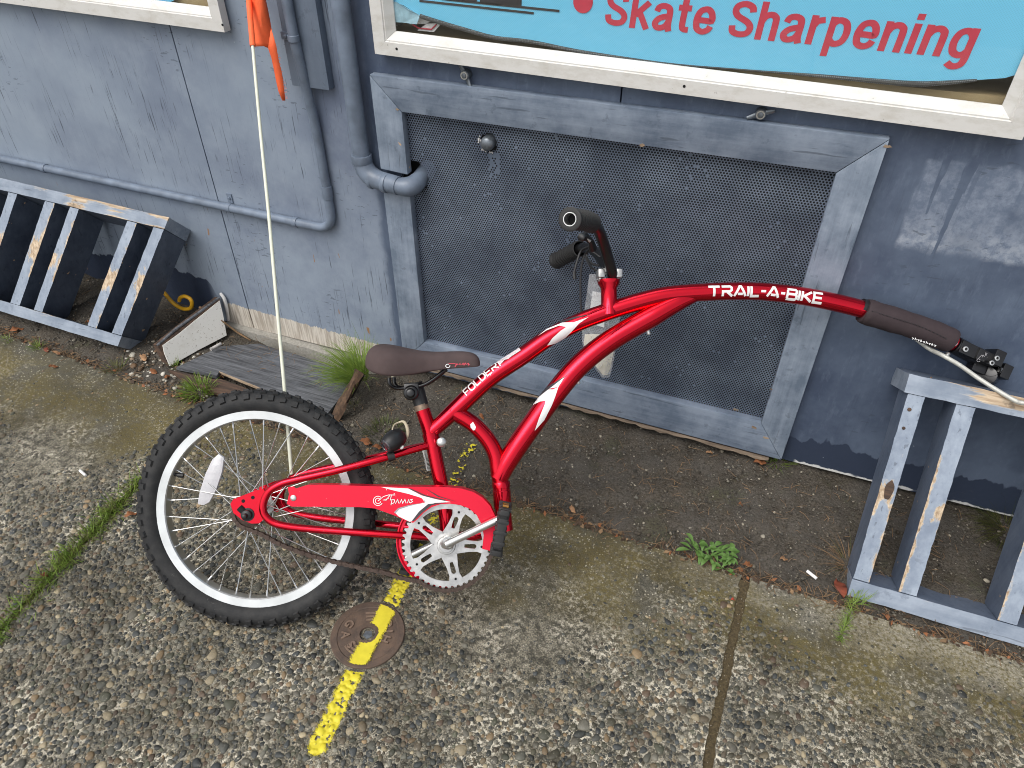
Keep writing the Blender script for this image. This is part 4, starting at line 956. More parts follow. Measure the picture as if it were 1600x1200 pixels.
sides = [.004, .020, .040, .050, .054, .055, .055, .055, .055, .055, .054, .050, .044, .036, .018]
for sg in (1, -1):
    if sg == 1: pts = [bl(x, y, s) for (x, y), s in zip(stay, sides)]
    else: pts = [Vector((p.x, -p.y, p.z)) for p in [bl(x, y, s) for (x, y), s in zip(stay, sides)]]
    f.tube(catmull(pts, 6), .0076, 14)
    dp = [(361, 787), (365.5, 779.5), (400, 766), (412, 763), (417, 770), (411, 784), (412, 811), (406, 817), (394, 817), (386, 814.5), (396, 812), (390, 800), (374, 791), (372, 797), (376, 806), (368, 803)]
    dp = [(361, 787), (365.5, 779.5), (400, 766), (412, 763), (417, 770), (412, 784), (413, 811), (406, 817), (394, 817.5), (380, 812), (366, 801)]
    L = [bl(x, y, .0545) for x, y in dp]
    if sg == -1: L = [Vector((p.x, -p.y, p.z)) for p in L]
    f.prism(L, (0, -.004*sg, 0))
f.lathe(bl(699, 848, 0)+Y3*.034, (0, -1, 0), [(0, .0185), (.002, .0205), (.066, .0205), (.068, .0185)], 24)
f.tube(P((700, 846), (745, 834), (789, 824)), .0125, 16)
f.tube([bl(560, 728, .036), bl(566, 724, 0)+Vector((0, 0, .0)), Vector((bl(560, 728, .036).x, .036, bl(560, 728, .036).z))], .006, 10)
rear = f.build('rear_frame', MT['red'], bike)
mb = MB(); mb.lathe(bl(690.5, 690, .014), (0, -1, 0), [(-.02, .006), (.004, .006), (.006, .0095), (.014, .0095), (.017, .006), (.0175, .001)], 20); mb.build('hinge_bolt', MT['alu'], rear)
mb = MB()
for px, py in ((381, 782.5), (396, 777)): mb.lathe(bl(px, py, .0555), (0, -1, 0), [(0, .0036), (.0035, .0036)], 12)
mb.tube([bl(374, 793, .0585), bl(386, 804, .0585)], .0068, 12, flat=(1, 1)); mb.build('dropout_hole', MT['void'], rear)
mb = MB(); c = bl(387, 804, .058); mb.lathe(c, (0, -1, 0), [(0, .0135), (.002, .0135), (.0022, .010), (.010, .010), (.011, .0085), (.012, .0052), (.021, .005), (.0225, .003)], 6*3); mb.build('axle_nut', MT['black'], rear)
mb = MB(); mb.lathe(Vector((0, .055, ZO)), (0, 1, 0), [(0, .011), (.010, .010), (.018, .005), (.022, .003)], 16); mb.build('axle_nut', MT['black'], rear)

# flat shapes draped on a tube
def poly_mesh(polys, maxlen=.004):
    b = bmesh.new()
    for pl in polys:
        vs = [b.verts.new((x, 0, z)) for x, z in pl]
        try: b.faces.new(vs)
        except ValueError: pass
    bmesh.ops.triangulate(b, faces=b.faces)
    for _ in range(6):
        ed = [e for e in b.edges if e.calc_length() > maxlen]
        if not ed: break
        bmesh.ops.subdivide_edges(b, edges=ed, cuts=1, use_grid_fill=False); bmesh.ops.triangulate(b, faces=b.faces)
    return b
def drape(name, polys, path, r, m, parent, lift=.0006, maxlen=.004, start=0):
    b = poly_mesh(polys, maxlen); A = np.array([(p.x, p.z) for p in path]); R = np.interp(np.linspace(0, 1, len(path)), np.linspace(0, 1, len(r)), r) if hasattr(r, '__len__') else np.full(len(path), r)
    for v in b.verts:
        q = np.array((v.co.x, v.co.z)); best = 9; br = .01; bp = q
        for i in range(len(A)-1):
            d = A[i+1]-A[i]; t = np.clip(np.dot(q-A[i], d)/np.dot(d, d), 0, 1); c = A[i]+d*t; dd = np.hypot(*(q-c))
            if dd < best: best = dd; br = R[i]*(1-t)+R[i+1]*t; bp = c
        rr = br+lift
        if best > rr*.985: q = bp+(q-bp)*(rr*.985/best); best = rr*.985; v.co.x, v.co.z = q
        v.co.y = -math.sqrt(max(rr*rr-best*best, 0))
    me = bpy.data.meshes.new(name); bmesh.ops.recalc_face_normals(b, faces=b.faces); b.to_mesh(me); b.free(); me.materials.append(m)
    me.polygons.foreach_set('use_smooth', [True]*len(me.polygons))
    return link(bpy.data.objects.new(name, me), parent)
GL = {'T': (1.15, [[(0, 1), (1.15, 1)], [(.58, .9), (.58, 0)]]), 'R': (1.1, [[(.12, 0), (.12, .6)], [(0, 1), (.85, 1), (1.0, .88), (1.0, .62), (.85, .48), (.2, .48)], [(.55, .42), (1.1, 0)]]),
      'A': (1.15, [[(0, 0), (.52, 1), (.66, 1), (1.15, 0)], [(.36, .22), (.85, .22)]]), 'I': (.12, [[(.06, 0), (.06, 1)]]), 'L': (.85, [[(.06, 1), (.06, 0), (.85, 0)]]), '-': (.42, [[(0, .5), (.42, .5)]]),
      'B': (1.0, [[(.06, .1), (.06, .9)], [(0, 1), (.85, 1), (.95, .88), (.95, .64), (.85, .52), (.15, .52)], [(.92, .46), (1.0, .36), (1.0, .12), (.88, 0), (0, 0)]]), 'K': (1.0, [[(.06, 0), (.06, 1)], [(1, 1), (.25, .52), (1.02, 0)]]),
      'E': (.95, [[(.95, 1), (.06, 1), (.06, 0), (.95, 0)], [(.15, .5), (.85, .5)]]), 'F': (.85, [[(.06, 0), (.06, 1), (.85, 1)], [(.15, .5), (.75, .5)]]),
      'O': (1.05, [[(.5, 1), (.2, .95), (.06, .75), (.06, .25), (.2, .05), (.5, 0), (.85, .05), (1.0, .25), (1.0, .75), (.85, .95), (.52, 1)]]), 'D': (1.0, [[(.06, .08), (.06, 1), (.65, 1), (.95, .75), (.95, .25), (.65, 0), (.0, 0)]]),
      '1': (.3, [[(0, .8), (.2, 1), (.2, 0)]]), ' ': (.4, [])}
def lettering(txt, th=.2, gap=.22):
    x = 0; out = []
    for ch in txt:
        wd, pls = GL[ch]
        for pl in pls: out += [[(p[0]+x, p[1]) for p in q] for q in stroke(pl, th)]
        x += wd+gap
    return out, x-gap
def along(txt, base, hgt, th, gap=.22, slant=0.0):
    """letters set along a curve in the bicycle's plane; base: list of (x, z)"""
    polys, wd = lettering(txt, th, gap); B = np.array(base); seg = np.hypot(*(B[1:]-B[:-1]).T); S = np.concatenate([[0], np.cumsum(seg)]); out = []
    k = S[-1]/wd
    for q in polys:
        r = []
        for (x, z) in q:
            s = np.clip((x+slant*z)*k, 0, S[-1]); bx = np.interp(s, S, B[:, 0]); bz = np.interp(s, S, B[:, 1]); i = min(np.searchsorted(S, s, 'right'), len(B)-1); d = B[i]-B[i-1]; d = d/np.hypot(*d)
            r.append((bx-d[1]*z*hgt, bz+d[0]*z*hgt))
        out.append(r)
    return out
def b2(px, py, side=.017): p = bl(px, py, side); return (p.x, p.z)
bt_ = [b2(x, y) for x, y in ((1107, 463), (1150, 462.5), (1195, 462.5), (1240, 468), (1284, 474))]
drape('lettering', along('TRAIL-A-BIKE', bt_, .0195, .24, .20), top_path, TR, MT['white'], front)
bf_ = [b2(x, y) for x, y in ((729, 618.5), (748, 600), (763, 586), (783, 571))]
drape('lettering', along('FOLDER1', bf_, .0128, .2, .16), top_path, TR, MT['white'], front)
def zz(off, k, pts, side=.017): return [b2(off[0]+x*k, off[1]+y*k, side) for x, y in pts]
K5 = .08333
drape('sticker', [zz((700, 540), K5, [(985, 350), (920, 300), (1320, 20), (1365, 85), (1190, 200), (1130, 250), (1090, 235)])], top_path, TR, simple('worn_silver_sticker', (.62, .56, .57), .5, vary=.25, scale=300), front)
KS = 1/4.14
drape('swoosh_decal', [zz((840, 310), KS, q) for q in ([(62, 952), (95, 905), (150, 855), (185, 832), (215, 868), (180, 902), (120, 938)], [(185, 832), (140, 822), (60, 852), (0, 890), (60, 842), (160, 802), (230, 802)], [(230, 802), (330, 768), (300, 785), (265, 812), (215, 868), (185, 832)])], top_path, TR, MT['white'], front)
drape('swoosh_decal', [zz((840, 310), KS, q) for q in ([(140, 795), (240, 765), (345, 750), (240, 777), (150, 803)],)], top_path, TR, MT['darkd'], front)
K4 = .3375
drape('swoosh_decal', [zz((530, 400), K4, q, .021) for q in ([(905, 810), (925, 750), (952, 685), (985, 690), (950, 760)], [(952, 685), (955, 670), (990, 618), (1015, 605), (1000, 650), (985, 690)], [(955, 670), (930, 674), (880, 700), (838, 748), (860, 705), (900, 660), (960, 618), (990, 618)], [(930, 640), (985, 595), (1042, 562), (1015, 605), (960, 618)])], low_path, low_r, MT['white'], front)
drape('swoosh_decal', [zz((530, 400), K4, q, .021) for q in ([(870, 690), (930, 628), (1068, 540), (940, 640), (885, 690)],)], low_path, low_r, MT['darkd'], front, lift=.0010)
drape('frame_badge', [zz((560, 500), .15, q, .015) for q in ([(1165, 1085), (1195, 1060), (1215, 1095), (1225, 1115), (1215, 1145), (1195, 1150), (1170, 1120)],)], arch_path, .0168, MT['white'], front)

# saddle
st = [(85, 425, 470, .020), (97, 350, 505, .052), (130, 283, 548, .070), (190, 247, 582, .080), (280, 247, 610, .084), (400, 268, 618, .080), (550, 303, 602, .062), (700, 326, 565, .044), (850, 330, 540, .034), (1000, 322, 525, .029), (1130, 324, 515, .026), (1210, 345, 507, .022), (1250, 385, 500, .017), (1266, 430, 484, .008)]
mb = MB(); ns = 22; vs = []
for X, t_, b_, hw in st:
    pt = bl(560+.15*X, 500+.15*t_, .005); pb = bl(560+.15*X, 500+.15*b_, hw*.8); z1_, z0_ = pt.z, pb.z; xm = (pt.x+pb.x)/2
    for k in range(ns):
        a = 2*math.pi*k/ns; c, s = math.cos(a), math.sin(a); y = hw*math.copysign(abs(c)**.75, c); z = (z1_+z0_)/2+(z1_-z0_)/2*math.copysign(abs(s)**(.8 if s > 0 else .5), s)
        if s < -.2: z = z0_+ (z-z0_)*.4+.012*(1-abs(c))
        vs.append((xm, y, z))
n = len(st); mb.add(vs, [(i*ns+k, i*ns+(k+1) % ns, (i+1)*ns+(k+1) % ns, (i+1)*ns+k) for i in range(n-1) for k in range(ns)]+[tuple(reversed(range(ns))), tuple((n-1)*ns+k for k in range(ns))])
saddle = mb.build('saddle', MT['saddle'], bike, ang=80)
sm = saddle.modifiers.new('smooth', 'SUBSURF'); sm.levels = 1; sm.render_levels = 2
mb = MB()
for sg in (1, -1):
    mb.tube(catmull([Vector((p.x, sg*y, p.z)) for p, y in ((bl(612, 590), .03), (bl(613, 600), .03), (bl(622, 606), .022), (bl(640, 605), .020), (bl(660, 602), .020), (bl(676, 594), .018), (bl(697, 577), .012))], 6), .0038, 10)
mb.build('saddle_rail', MT['blackm'], saddle)
mb = MB(); c = bl(645, 607, 0); mb.box(c, .030, .052, .022); mb.lathe(c+Vector((0, .032, -.008)), (0, -1, 0), [(0, .014), (.002, .0155), (.062, .0155), (.064, .013), (.065, .009), (.072, .0085), (.073, .005)], 18); mb.build('saddle_clamp', MT['blackm'], saddle, bevel=.002)
def flat_strokes(name, pls, th, m, parent, y):
    mb = MB(); 
    for i, pl in enumerate(pls):
        for q in stroke(pl, th): mb.prism([Vector((a, y-.00004*i, b)) for a, b in q], (0, -.0005, 0))
    return mb.build(name, m, parent, smooth=False)
sq = lambda pts: [b2(560+.15*x, 500+.15*y, .036) for x, y in pts]
flat_strokes('stitched_logo', [sq([(940, 455), (1005, 455), (1030, 470)]), sq([(1005, 490), (1025, 455), (1040, 465)]), sq([(1050, 465), (1058, 450), (1060, 470)]), sq([(1075, 468), (1090, 450), (1100, 470), (1112, 448), (1125, 468)]), sq([(1150, 450), (1135, 455), (1155, 465), (1140, 472)])], .0014, MT['textred'], saddle, -.0335)
flat_strokes('stitched_logo', [sq([(940+22*math.cos(a)-10, 478+18*math.sin(a)) for a in np.linspace(-.3, 5.2, 14)])], .0013, MT['white'], saddle, -.0335)
mb = MB(); mb.tube(P((650, 598), (655, 615), (660, 633)), .0128, 18); mb.tube(P((653, 617), (658, 634)), .0142, 18)
post = mb.build('seat_post', MT['black'], bike)
mb = MB(); mb.tube(P((657.5, 632), (660.5, 641)), .0146, 18); mb.build('bare_band', simple('bare_worn_steel', (.26, .19, .14), .5, .6, vary=.3, scale=200), post)

# chain guard
gd = lambda pts: [bl(340+.3*x, 640+.3*y, .060) for x, y in pts]
GO = gd([(360, 490), (372, 440), (365, 404), (394, 400), (408, 411), (465, 393), (640, 394), (850, 400), (1050, 402), (1200, 404), (1270, 411), (1330, 428), (1380, 458), (1420, 502), (1444, 552), (1452, 610), (1440, 665), (1432, 690), (1466, 716), (1464, 745), (1378, 726), (1386, 655), (1376, 600), (1350, 550), (1310, 515), (1262, 497), (1210, 490), (1160, 493), (1115, 508), (1072, 538), (1040, 572), (1018, 590), (985, 580), (930, 555), (870, 533), (820, 515), (740, 508), (560, 507), (385, 505)])
mb = MB(); mb.prism(GO, (0, .003, 0)); guard = mb.build('chain_guard', MT['redf'], bike, ang=30)
# rolled upper rim of the guard, turned inwards
mb = MB(); up = [Vector((p.x, p.y+.0005, p.z)) for p in GO[5:18]]
vs = up+[Vector((p.x, p.y+.024, p.z)) for p in up]; m_ = len(up); mb.add(vs, [(i, i+1, m_+i+1, m_+i) for i in range(m_-1)]); fl = mb.build('guard_flange', MT['redf'], guard)
gy = GO[0].y-.0006
def gpoly(name, polys, m, k=0):
    mb = MB()
    for i, pl in enumerate(polys):
        L = [bl(570+.1583*x, 740+.1583*y, .0606+.0003*k) for x, y in pl]; mb.prism(L, (0, -.0003, 0))
    return mb.build(name, m, guard, smooth=False)
gpoly('swoosh_decal', [[(160, 132), (430, 147), (560, 215), (700, 252), (852, 281), (700, 288), (610, 312), (595, 285), (560, 240), (430, 200), (260, 160)], [(595, 285), (610, 312), (540, 380), (485, 468), (440, 474), (330, 420), (305, 390), (340, 350), (420, 320), (540, 298)]], MT['white'])
gpoly('swoosh_decal', [[(430, 147), (452, 148), (600, 214), (800, 262), (790, 268), (590, 222)], [(600, 150), (630, 165), (740, 225), (905, 277), (720, 228)], [(485, 468), (462, 470), (535, 375), (625, 300), (800, 283), (660, 312), (560, 392)]], MT['darkd'], 1)
gpoly('swoosh_decal', [[(300, 395), (290, 380), (330, 340), (430, 312), (560, 290), (432, 322), (340, 352)], [(560, 290), (592, 270), (560, 243), (600, 272)]], MT['greyd'], 1)
gl = lambda pts: [(bl(570+.1583*x, 740+.1583*y, .0615).x, bl(570+.1583*x, 740+.1583*y, .0615).z) for x, y in pts]
ca = np.linspace(0, 2*math.pi, 20)
flat_strokes('lettering', [gl([(130+46*math.cos(a), 270+46*math.sin(a)) for a in np.linspace(.5, 5.4, 18)]), gl([(130+27*math.cos(a), 270+27*math.sin(a)) for a in np.linspace(.2, 5.8, 14)]), gl([(128, 272), (185, 226), (235, 211), (300, 211)]), gl([(248, 214), (210, 262), (182, 262), (235, 243)]), gl([(262, 214), (252, 264)]),
    gl([(268, 258), (258, 312)]), gl([(262, 258), (290, 258), (296, 274), (285, 290), (266, 298)]), gl([(302, 296), (325, 256), (334, 292)]), gl([(344, 294), (362, 256), (374, 292), (396, 256), (408, 292)]), gl([(418, 292), (434, 256), (442, 290)]), gl([(474, 254), (452, 258), (472, 276), (448, 290)])], .0014, MT['white'], guard, gy)
mb = MB(); mb.lathe(bl(458.5, 778, .060), (0, -1, 0), [(0, .006), (.0015, .006), (.003, .004), (.0032, .0008)], 16); mb.build('guard_screw', MT['alu'], guard)

# crankset
BBc = bl(697.5, 851.5, .046)
ring_c = BBc; AX = Vector((0, -1, 0))
def pol(c, r, a, y=0): return c+Vector((math.cos(a)*r, y, math.sin(a)*r))
mb = MB(); N = 44; vs = []
RO_, RI_ = .0895, .0765
L_o = []
for k in range(N):
    for (f_, r) in ((.10, RO_-.006), (.30, RO_), (.55, RO_), (.78, RO_-.006)): L_o.append(pol(ring_c, r, 2*math.pi*(k+f_)/N))
nO = len(L_o)
Li = [pol(ring_c, RI_-.004, 2*math.pi*k/nO) for k in range(nO)]
th = Vector((0, .003, 0))
mb.add(L_o+Li+[p+th for p in L_o]+[p+th for p in Li], [(k, (k+1) % nO, nO+(k+1) % nO, nO+k) for k in range(nO)]+[(2*nO+(k+1) % nO, 2*nO+k, 3*nO+k, 3*nO+(k+1) % nO) for k in range(nO)]+[((k+1) % nO, k, 2*nO+k, 2*nO+(k+1) % nO) for k in range(nO)]+[(nO+k, nO+(k+1) % nO, 3*nO+(k+1) % nO, 3*nO+k) for k in range(nO)])
for j in range(5):
    a0 = rad(69+72*j)
    for sgn in (1, -1):     # each arm is two ribs with a slot between
        pr = [(.026, .0045), (.045, .0038), (.062, .0050), (.0745, .0085)]
        inn = [(.026, .0), (.038, .0042), (.050, .0050), (.058, .0035), (.0745, .0)]
    w0, w1 = .0165, .0125
    def L(r, o): return ring_c+Vector((math.cos(a0)*r-math.sin(a0)*o, -.0008, math.sin(a0)*r+math.cos(a0)*o))
    outer = [L(.020, -w0), L(.045, -.0115), L(.062, -.0105), L(.0735, -w1*1.15), L(.0735, w1*1.15), L(.062, .0105), L(.045, .0115), L(.020, w0)]
    slot = [L(.036, -.0032), L(.0475, -.0046), L(.0575, -.0046), L(.060, 0), L(.0575, .0046), L(.0475, .0046), L(.036, .0032), L(.034, 0)]
    o8 = [outer[0], outer[1], outer[2], outer[3], outer[4], outer[5], outer[6], outer[7]]
    s8 = [slot[0], slot[1], slot[2], slot[3]+Vector((0, 0, 0)), slot[3], slot[5], slot[6], slot[0]]
    s_ord = [slot[0], slot[1], slot[2], L(.060, -.0015), L(.060, .0015), slot[4], slot[5], slot[6]]
    tk = Vector((0, .0035, 0)); A_ = o8+s_ord+[p+tk for p in o8]+[p+tk for p in s_ord]
    mb.add(A_, [(k, (k+1) % 8, 8+(k+1) % 8, 8+k) for k in range(8)]+[(16+(k+1) % 8, 16+k, 24+k, 24+(k+1) % 8) for k in range(8)]+[((k+1) % 8, k, 16+k, 16+(k+1) % 8) for k in range(8)]+[(8+k, 8+(k+1) % 8, 24+(k+1) % 8, 24+k) for k in range(8)])
mb.lathe(ring_c+Vector((0, .003, 0)), AX, [(0, .024), (.005, .024), (.0055, .019), (.009, .0175), (.0095, .014), (.012, .013), (.0125, .004)], 32)
cring = mb.build('chainring', MT['ring'], bike, ang=30)
for j in range(5): mb = MB(); mb.lathe(pol(ring_c, .0705, rad(69+72*j), -.0012), AX, [(0, .0024), (.0012, .0024)], 10); mb.build('ring_bolt_hole', MT['void'], cring)
# red disc guard behind the ring
gc = bl(697.5, 851.5, .046)+Vector((-.0085, .016, .004))
mb = MB(); mb.ringlathe(gc, AX, [(0, .0935), (.006, .0935), (.0065, .0915), (.003, .0885), (.003, .084), (0, .084)], 56); mb.build('guard_ring', MT['redf'], bike)
# cranks and pedals
c0 = bl(700, 849, .064); c1 = bl(776, 813, .076); pd = c1-c0
mb = MB(); mb.tube([c0-pd*.07+Vector((0, .012, 0)), c0, c0+pd*.12, c1, c1+pd*.09], [.0105, .0088, .0078, .0078, .0085], 16); mb.lathe(c0+Vector((0, .014, 0)), AX, [(0, .0135), (.012, .013), (.016, .009)], 20); mb.build('crank_arm', MT['alu'], bike)
lc0 = bl(700, 849, .0)+Vector((0, .060, 0)); lc1 = lc0-Vector((pd.x, -.012, pd.z))
mb = MB(); mb.tube([lc0, lc1], .0078, 14); mb.build('crank_arm', MT['alu'], bike)
def pedal(c, out):
    t = empty('pedal', c, bike); axp = Vector((0, -out, 0)); dv = Vector((.20, 0, .98)).normalized(); dn_ = Vector((.98, 0, -.20))
    mb = MB(); mb.lathe((0, 0, 0), axp, [(-.012, .006), (.0, .0095), (.086, .0105), (.088, .006)], 16)
    for k in (-1, 1):
        mb.box(dv*(.034*k)+axp*.045, .020, .082, .012, (dn_, axp, dv))
        for q in range(6): mb.box(dv*(.042*k)+axp*(.010+.014*q), .024, .006, .006, (dn_, axp, dv))
        for q in (-1, 1): mb.box(dv*(.034*k)+axp*(.045+.041*q), .017, .006, .018, (dn_, axp, dv))
    for q in (.006, .045, .084):
        mb.box(axp*q, .017, .010, .070, (dn_, axp, dv))
        for z_ in (-.02, .0, .02): mb.box(axp*q+dv*z_, .023, .011, .007, (dn_, axp, dv))
    mb.build('pedal_body', MT['grip'], t, bevel=.0016)
    mb = MB(); mb.box(dv*.0475+axp*.060, .011, .022, .004, (dn_, axp, dv)); mb.build('reflector', MT['amber'], t)
pedal(bl(783, 817, .079), 1); pedal(lc1+Vector((0, .010, 0)), -1)
# chain: a run of links from the rear sprocket to the ring and round its underside
SP = Vector((0, -.046, ZO))
def chain():
    pts = []
    a_s = np.linspace(rad(160), rad(262), 10)
    for a in a_s: pts.append(pol(SP, .032, a))
    lo = [(412, 836), (440, 851), (480, 866), (520, 877), (560, 886), (600, 894), (632, 904)]
    pts += [bl(x, y, .046) for x, y in lo]
    for a in np.linspace(rad(232), rad(348), 26): pts.append(pol(ring_c, RO_+.0015, a))
    path = catmull(pts, 6); S = [0]
    for i in range(len(path)-1): S.append(S[-1]+(path[i+1]-path[i]).length)
    A = np.array(path); n = int(S[-1]/.0127); mb = MB()
    for k in range(n):
        s0, s1 = k*.0127, (k+1)*.0127; a = Vector([np.interp(s0, S, A[:, j]) for j in range(3)]); b = Vector([np.interp(s1, S, A[:, j]) for j in range(3)]); d = (b-a).normalized(); e = Y3.cross(d).normalized(); w_ = .0036 if k % 2 else .0022
        for sg in (-1, 1):
            lp = []
            for (t, h) in ((-.0042, 0), (-.002, .0043), (.003, .0040), (.0064, .0030), (.0097, .0040), (.0147, .0043), (.0169, 0), (.0147, -.0043), (.0097, -.0040), (.0064, -.0030), (.003, -.0040), (-.002, -.0043)): lp.append(a+d*t+e*h+Y3*(sg*w_))
            mb.prism(lp, Y3*(.0011*sg))
        mb.lathe(a-Y3*.0052, (0, 1, 0), [(0, .0019), (.0104, .0019)], 8)
        mb.lathe(a-Y3*.0022, (0, 1, 0), [(0, .0036), (.0044, .0036)], 8)
    return mb.build('chain', MT['chain'], bike, ang=30, fix=False)
chain()

# wheel
wheel = empty('wheel', (0, 0, ZO), bike)
mb = MB(); tw, tc, seg = .0235, .2200, 96; prof = []
for k in range(18):
    a = 2*math.pi*k/18; prof.append((tw*math.cos(a)*1.02, tc+tw*math.sin(a)))
mb.ringlathe((0, 0, 0), (0, 1, 0), prof, seg)
mb.ringlathe((0, 0, 0), (0, 1, 0), [(-.0185, .2085), (-.0205, .2105), (.0205, .2105), (.0185, .2085)], seg)
NK = 58
def knob(ang, lat, wid, lon, hgt, twist=0.0):
    a = math.sin(0); ca_, sa_ = math.cos(ang), math.sin(ang)
    er = Vector((ca_, 0, sa_)); et = Vector((-sa_, 0, ca_)); th_ = lat/tw                # angle across the tyre section
    nr_ = er*math.cos(th_)+Y3*math.sin(th_); tn = Y3*math.cos(th_)-er*math.sin(th_); c = er*tc+nr_*(tw*.985)
    e1 = et*math.cos(twist)+tn*math.sin(twist); e2 = tn*math.cos(twist)-et*math.sin(twist); vs = []
    for h, k in ((0, 1.0), (hgt, .82)):
        for i, j in ((-1, -1), (1, -1), (1, 1), (-1, 1)): vs.append(c+nr_*h+e1*(lon/2*i*k)+e2*(wid/2*j*k))
    mb.add(vs, [(4, 5, 6, 7), (0, 1, 5, 4), (1, 2, 6, 5), (2, 3, 7, 6), (3, 0, 4, 7)])
for k in range(NK):
    a = 2*math.pi*k/NK; da = math.pi/NK
    for sg in (-1, 1):
        knob(a+(da if sg > 0 else 0), sg*.0265, .013 if k % 2 else .009, .0125, .0040, .15*sg)
        knob(a+(da*.6 if sg > 0 else -da*.4), sg*.0135, .0100, .0120, .0038, .3*sg)
    knob(a+da*.5, 0, .0095, .0115, .0038)
mb.build('tyre', MT['rubber'], wheel, ang=30, fix=False)
mb = MB(); mb.ringlathe((0, 0, 0), (0, 1, 0), [(-.0125, .2095), (-.0145, .2085), (-.0142, .1855), (-.0120, .1835), (-.008, .1830), (.008, .1830), (.0120, .1835), (.0142, .1855), (.0145, .2085), (.0125, .2095)], 120)
rim = mb.build('rim', [MT['rim'], MT['alu']], wheel, ang=35)
for pgn in rim.data.polygons:
    n_ = pgn.normal; c = pgn.center; rr = math.hypot(c.x, c.z)
    pgn.material_index = 1 if rr < .1845 else 0
mb = MB(); mb.lathe((0, -.034, 0), (0, 1, 0), [(0, .0235), (.003, .0235), (.004, .014), (.020, .0125), (.050, .0125), (.064, .014), (.065, .0235), (.068, .0235)], 28); mb.lathe((0, -.058, 0), (0, 1, 0), [(0, .0048), (.116, .0048)], 12); mb.build('hub', MT['alu'], wheel)
mb = MB(); 
for k in range(18):
    a = 2*math.pi*k/18; mb.box((math.cos(a)*.0300, -.045, math.sin(a)*.0300), .007, .0025, .0045, (Vector((math.cos(a), 0, math.sin(a))), Y3, Vector((-math.sin(a), 0, math.cos(a)))))
mb.lathe((0, -.050, 0), (0, 1, 0), [(0, .020), (.003, .0285), (.0075, .0285), (.011, .026), (.014, .022)], 28); mb.build('sprocket', MT['chain'], wheel)
for k in range(36):
    a = 2*math.pi*(k+.5)/36; sg = 1 if k % 2 else -1; dr_ = 1 if (k//2) % 2 else -1; ha = a+dr_*rad(72)
    h = Vector((math.cos(ha)*.0215, sg*.0325+(.0015 if (k//2) % 2 else -.0015), math.sin(ha)*.0215)); r_ = Vector((math.cos(a)*.1832, sg*.004, math.sin(a)*.1832)); d = (r_-h).normalized()
    mb = MB(); mb.tube([h, r_], .00105, 6); mb.tube([r_-d*.011, r_+d*.001], .0019, 8); mb.build('spoke', MT['steel'], wheel)
# reflector, valve
rp = [Vector((p.x, p.y, p.z-ZO)) for p in P((349, 711), (333, 712), (324, 735), (313, 765), (308, 788), (317, 792), (332, 778), (345, 742), (351, 717), side=.016)]
rc_ = sum(rp, Vector())/len(rp)
rp = [bl(*q, .016)-Vector((0, 0, ZO)) for q in ((341, 709), (350, 715), (347, 737), (338, 765), (327, 785), (318, 790), (308, 788), (311, 770), (320, 741), (331, 718))]
mb = MB(); mb.prism(rp, (0, .010, 0)); mb.build('spoke_reflector', MT['clear'], wheel, bevel=.003)
v0_ = bl(269, 741, 0)-Vector((0, 0, ZO)); v1_ = bl(287, 743, 0)-Vector((0, 0, ZO)); mb = MB(); mb.tube([v0_, v0_*.4+v1_*.6], .0036, 10); mb.tube([v0_*.5+v1_*.5, v1_], .0046, 10); mb.build('valve', MT['black'], wheel)
# scraped white scuff on the tyre
# handlebar
hb = MB()
near = catmull([bl(957, 433, .004), bl(956, 425, .022), bl(948, 396, .052), bl(941, 374, .082), bl(934, 358, .110), bl(923, 348, .140), bl(910, 344, .185), bl(891, 342.5, .250)], 8)
far = catmull([bl(957, 433, -.004), bl(955, 427, -.020), bl(944, 412, -.050), bl(933, 396, -.085), bl(922, 388, -.115), bl(908, 388, -.150), bl(893, 395, -.190), bl(870, 407, -.250)], 8)
hb.tube(near, .0112, 16, cap=False); hb.tube(far, .0112, 16)
hbar = hb.build('handlebar', MT['blackm'], bike)
def grip(path, t0):
    n = len(path); i0 = int(n*t0); q = path[i0:]; mb = MB(); mb.tube(q, .0168, 20, cap=False)
    for i in range(len(q)-1):
        for s in range(1):
            p = q[i].lerp(q[i+1], .5); d = (q[i+1]-q[i]).normalized(); ring = []
            mb.ringlathe(p, d, [(-.0022, .0163), (-.0014, .0190), (.0014, .0190), (.0022, .0163)], 20)
    e = q[-1]; d = (q[-1]-q[-2]).normalized(); mb.ringlathe(e-d*.001, d, [(-.006, .0168), (.0, .0208), (.003, .0205), (.004, .018), (.0035, .0125), (-.004, .0120)], 24)
    return mb.build('grip', MT['grip'], hbar, ang=50)
grip(near, .70); grip(far, .72)
mb = MB(); e = near[-1]; d = (near[-1]-near[-2]).normalized(); mb.ringlathe(e, d, [(-.03, .0118), (.0032, .0118), (.0032, .0104), (-.03, .0104)], 22); mb.build('bar_end', MT['alu'], hbar)
mb = MB(); mb.lathe(e-d*.022, d, [(0, .0107), (.001, .0107)], 22); mb.build('bar_bore', MT['void'], hbar)
mb = MB(); sx = (bl(968, 430)-bl(934, 430)); axx = sx.normalized(); axz = axx.cross(Y3)*-1
for px in (938, 965): mb.box(bl(px, 428.5, 0), .0135, .044, .0175, (axx, Y3, axz))
mb.box(bl(951.5, 424, 0), .030, .040, .008, (axx, Y3, axz))
for px in (938, 965): mb.lathe(bl(px, 436, .008), axz*-1, [(-.006, .004), (.008, .004)], 10)
mb.build('bar_clamp', MT['ring'], bike, bevel=.003)
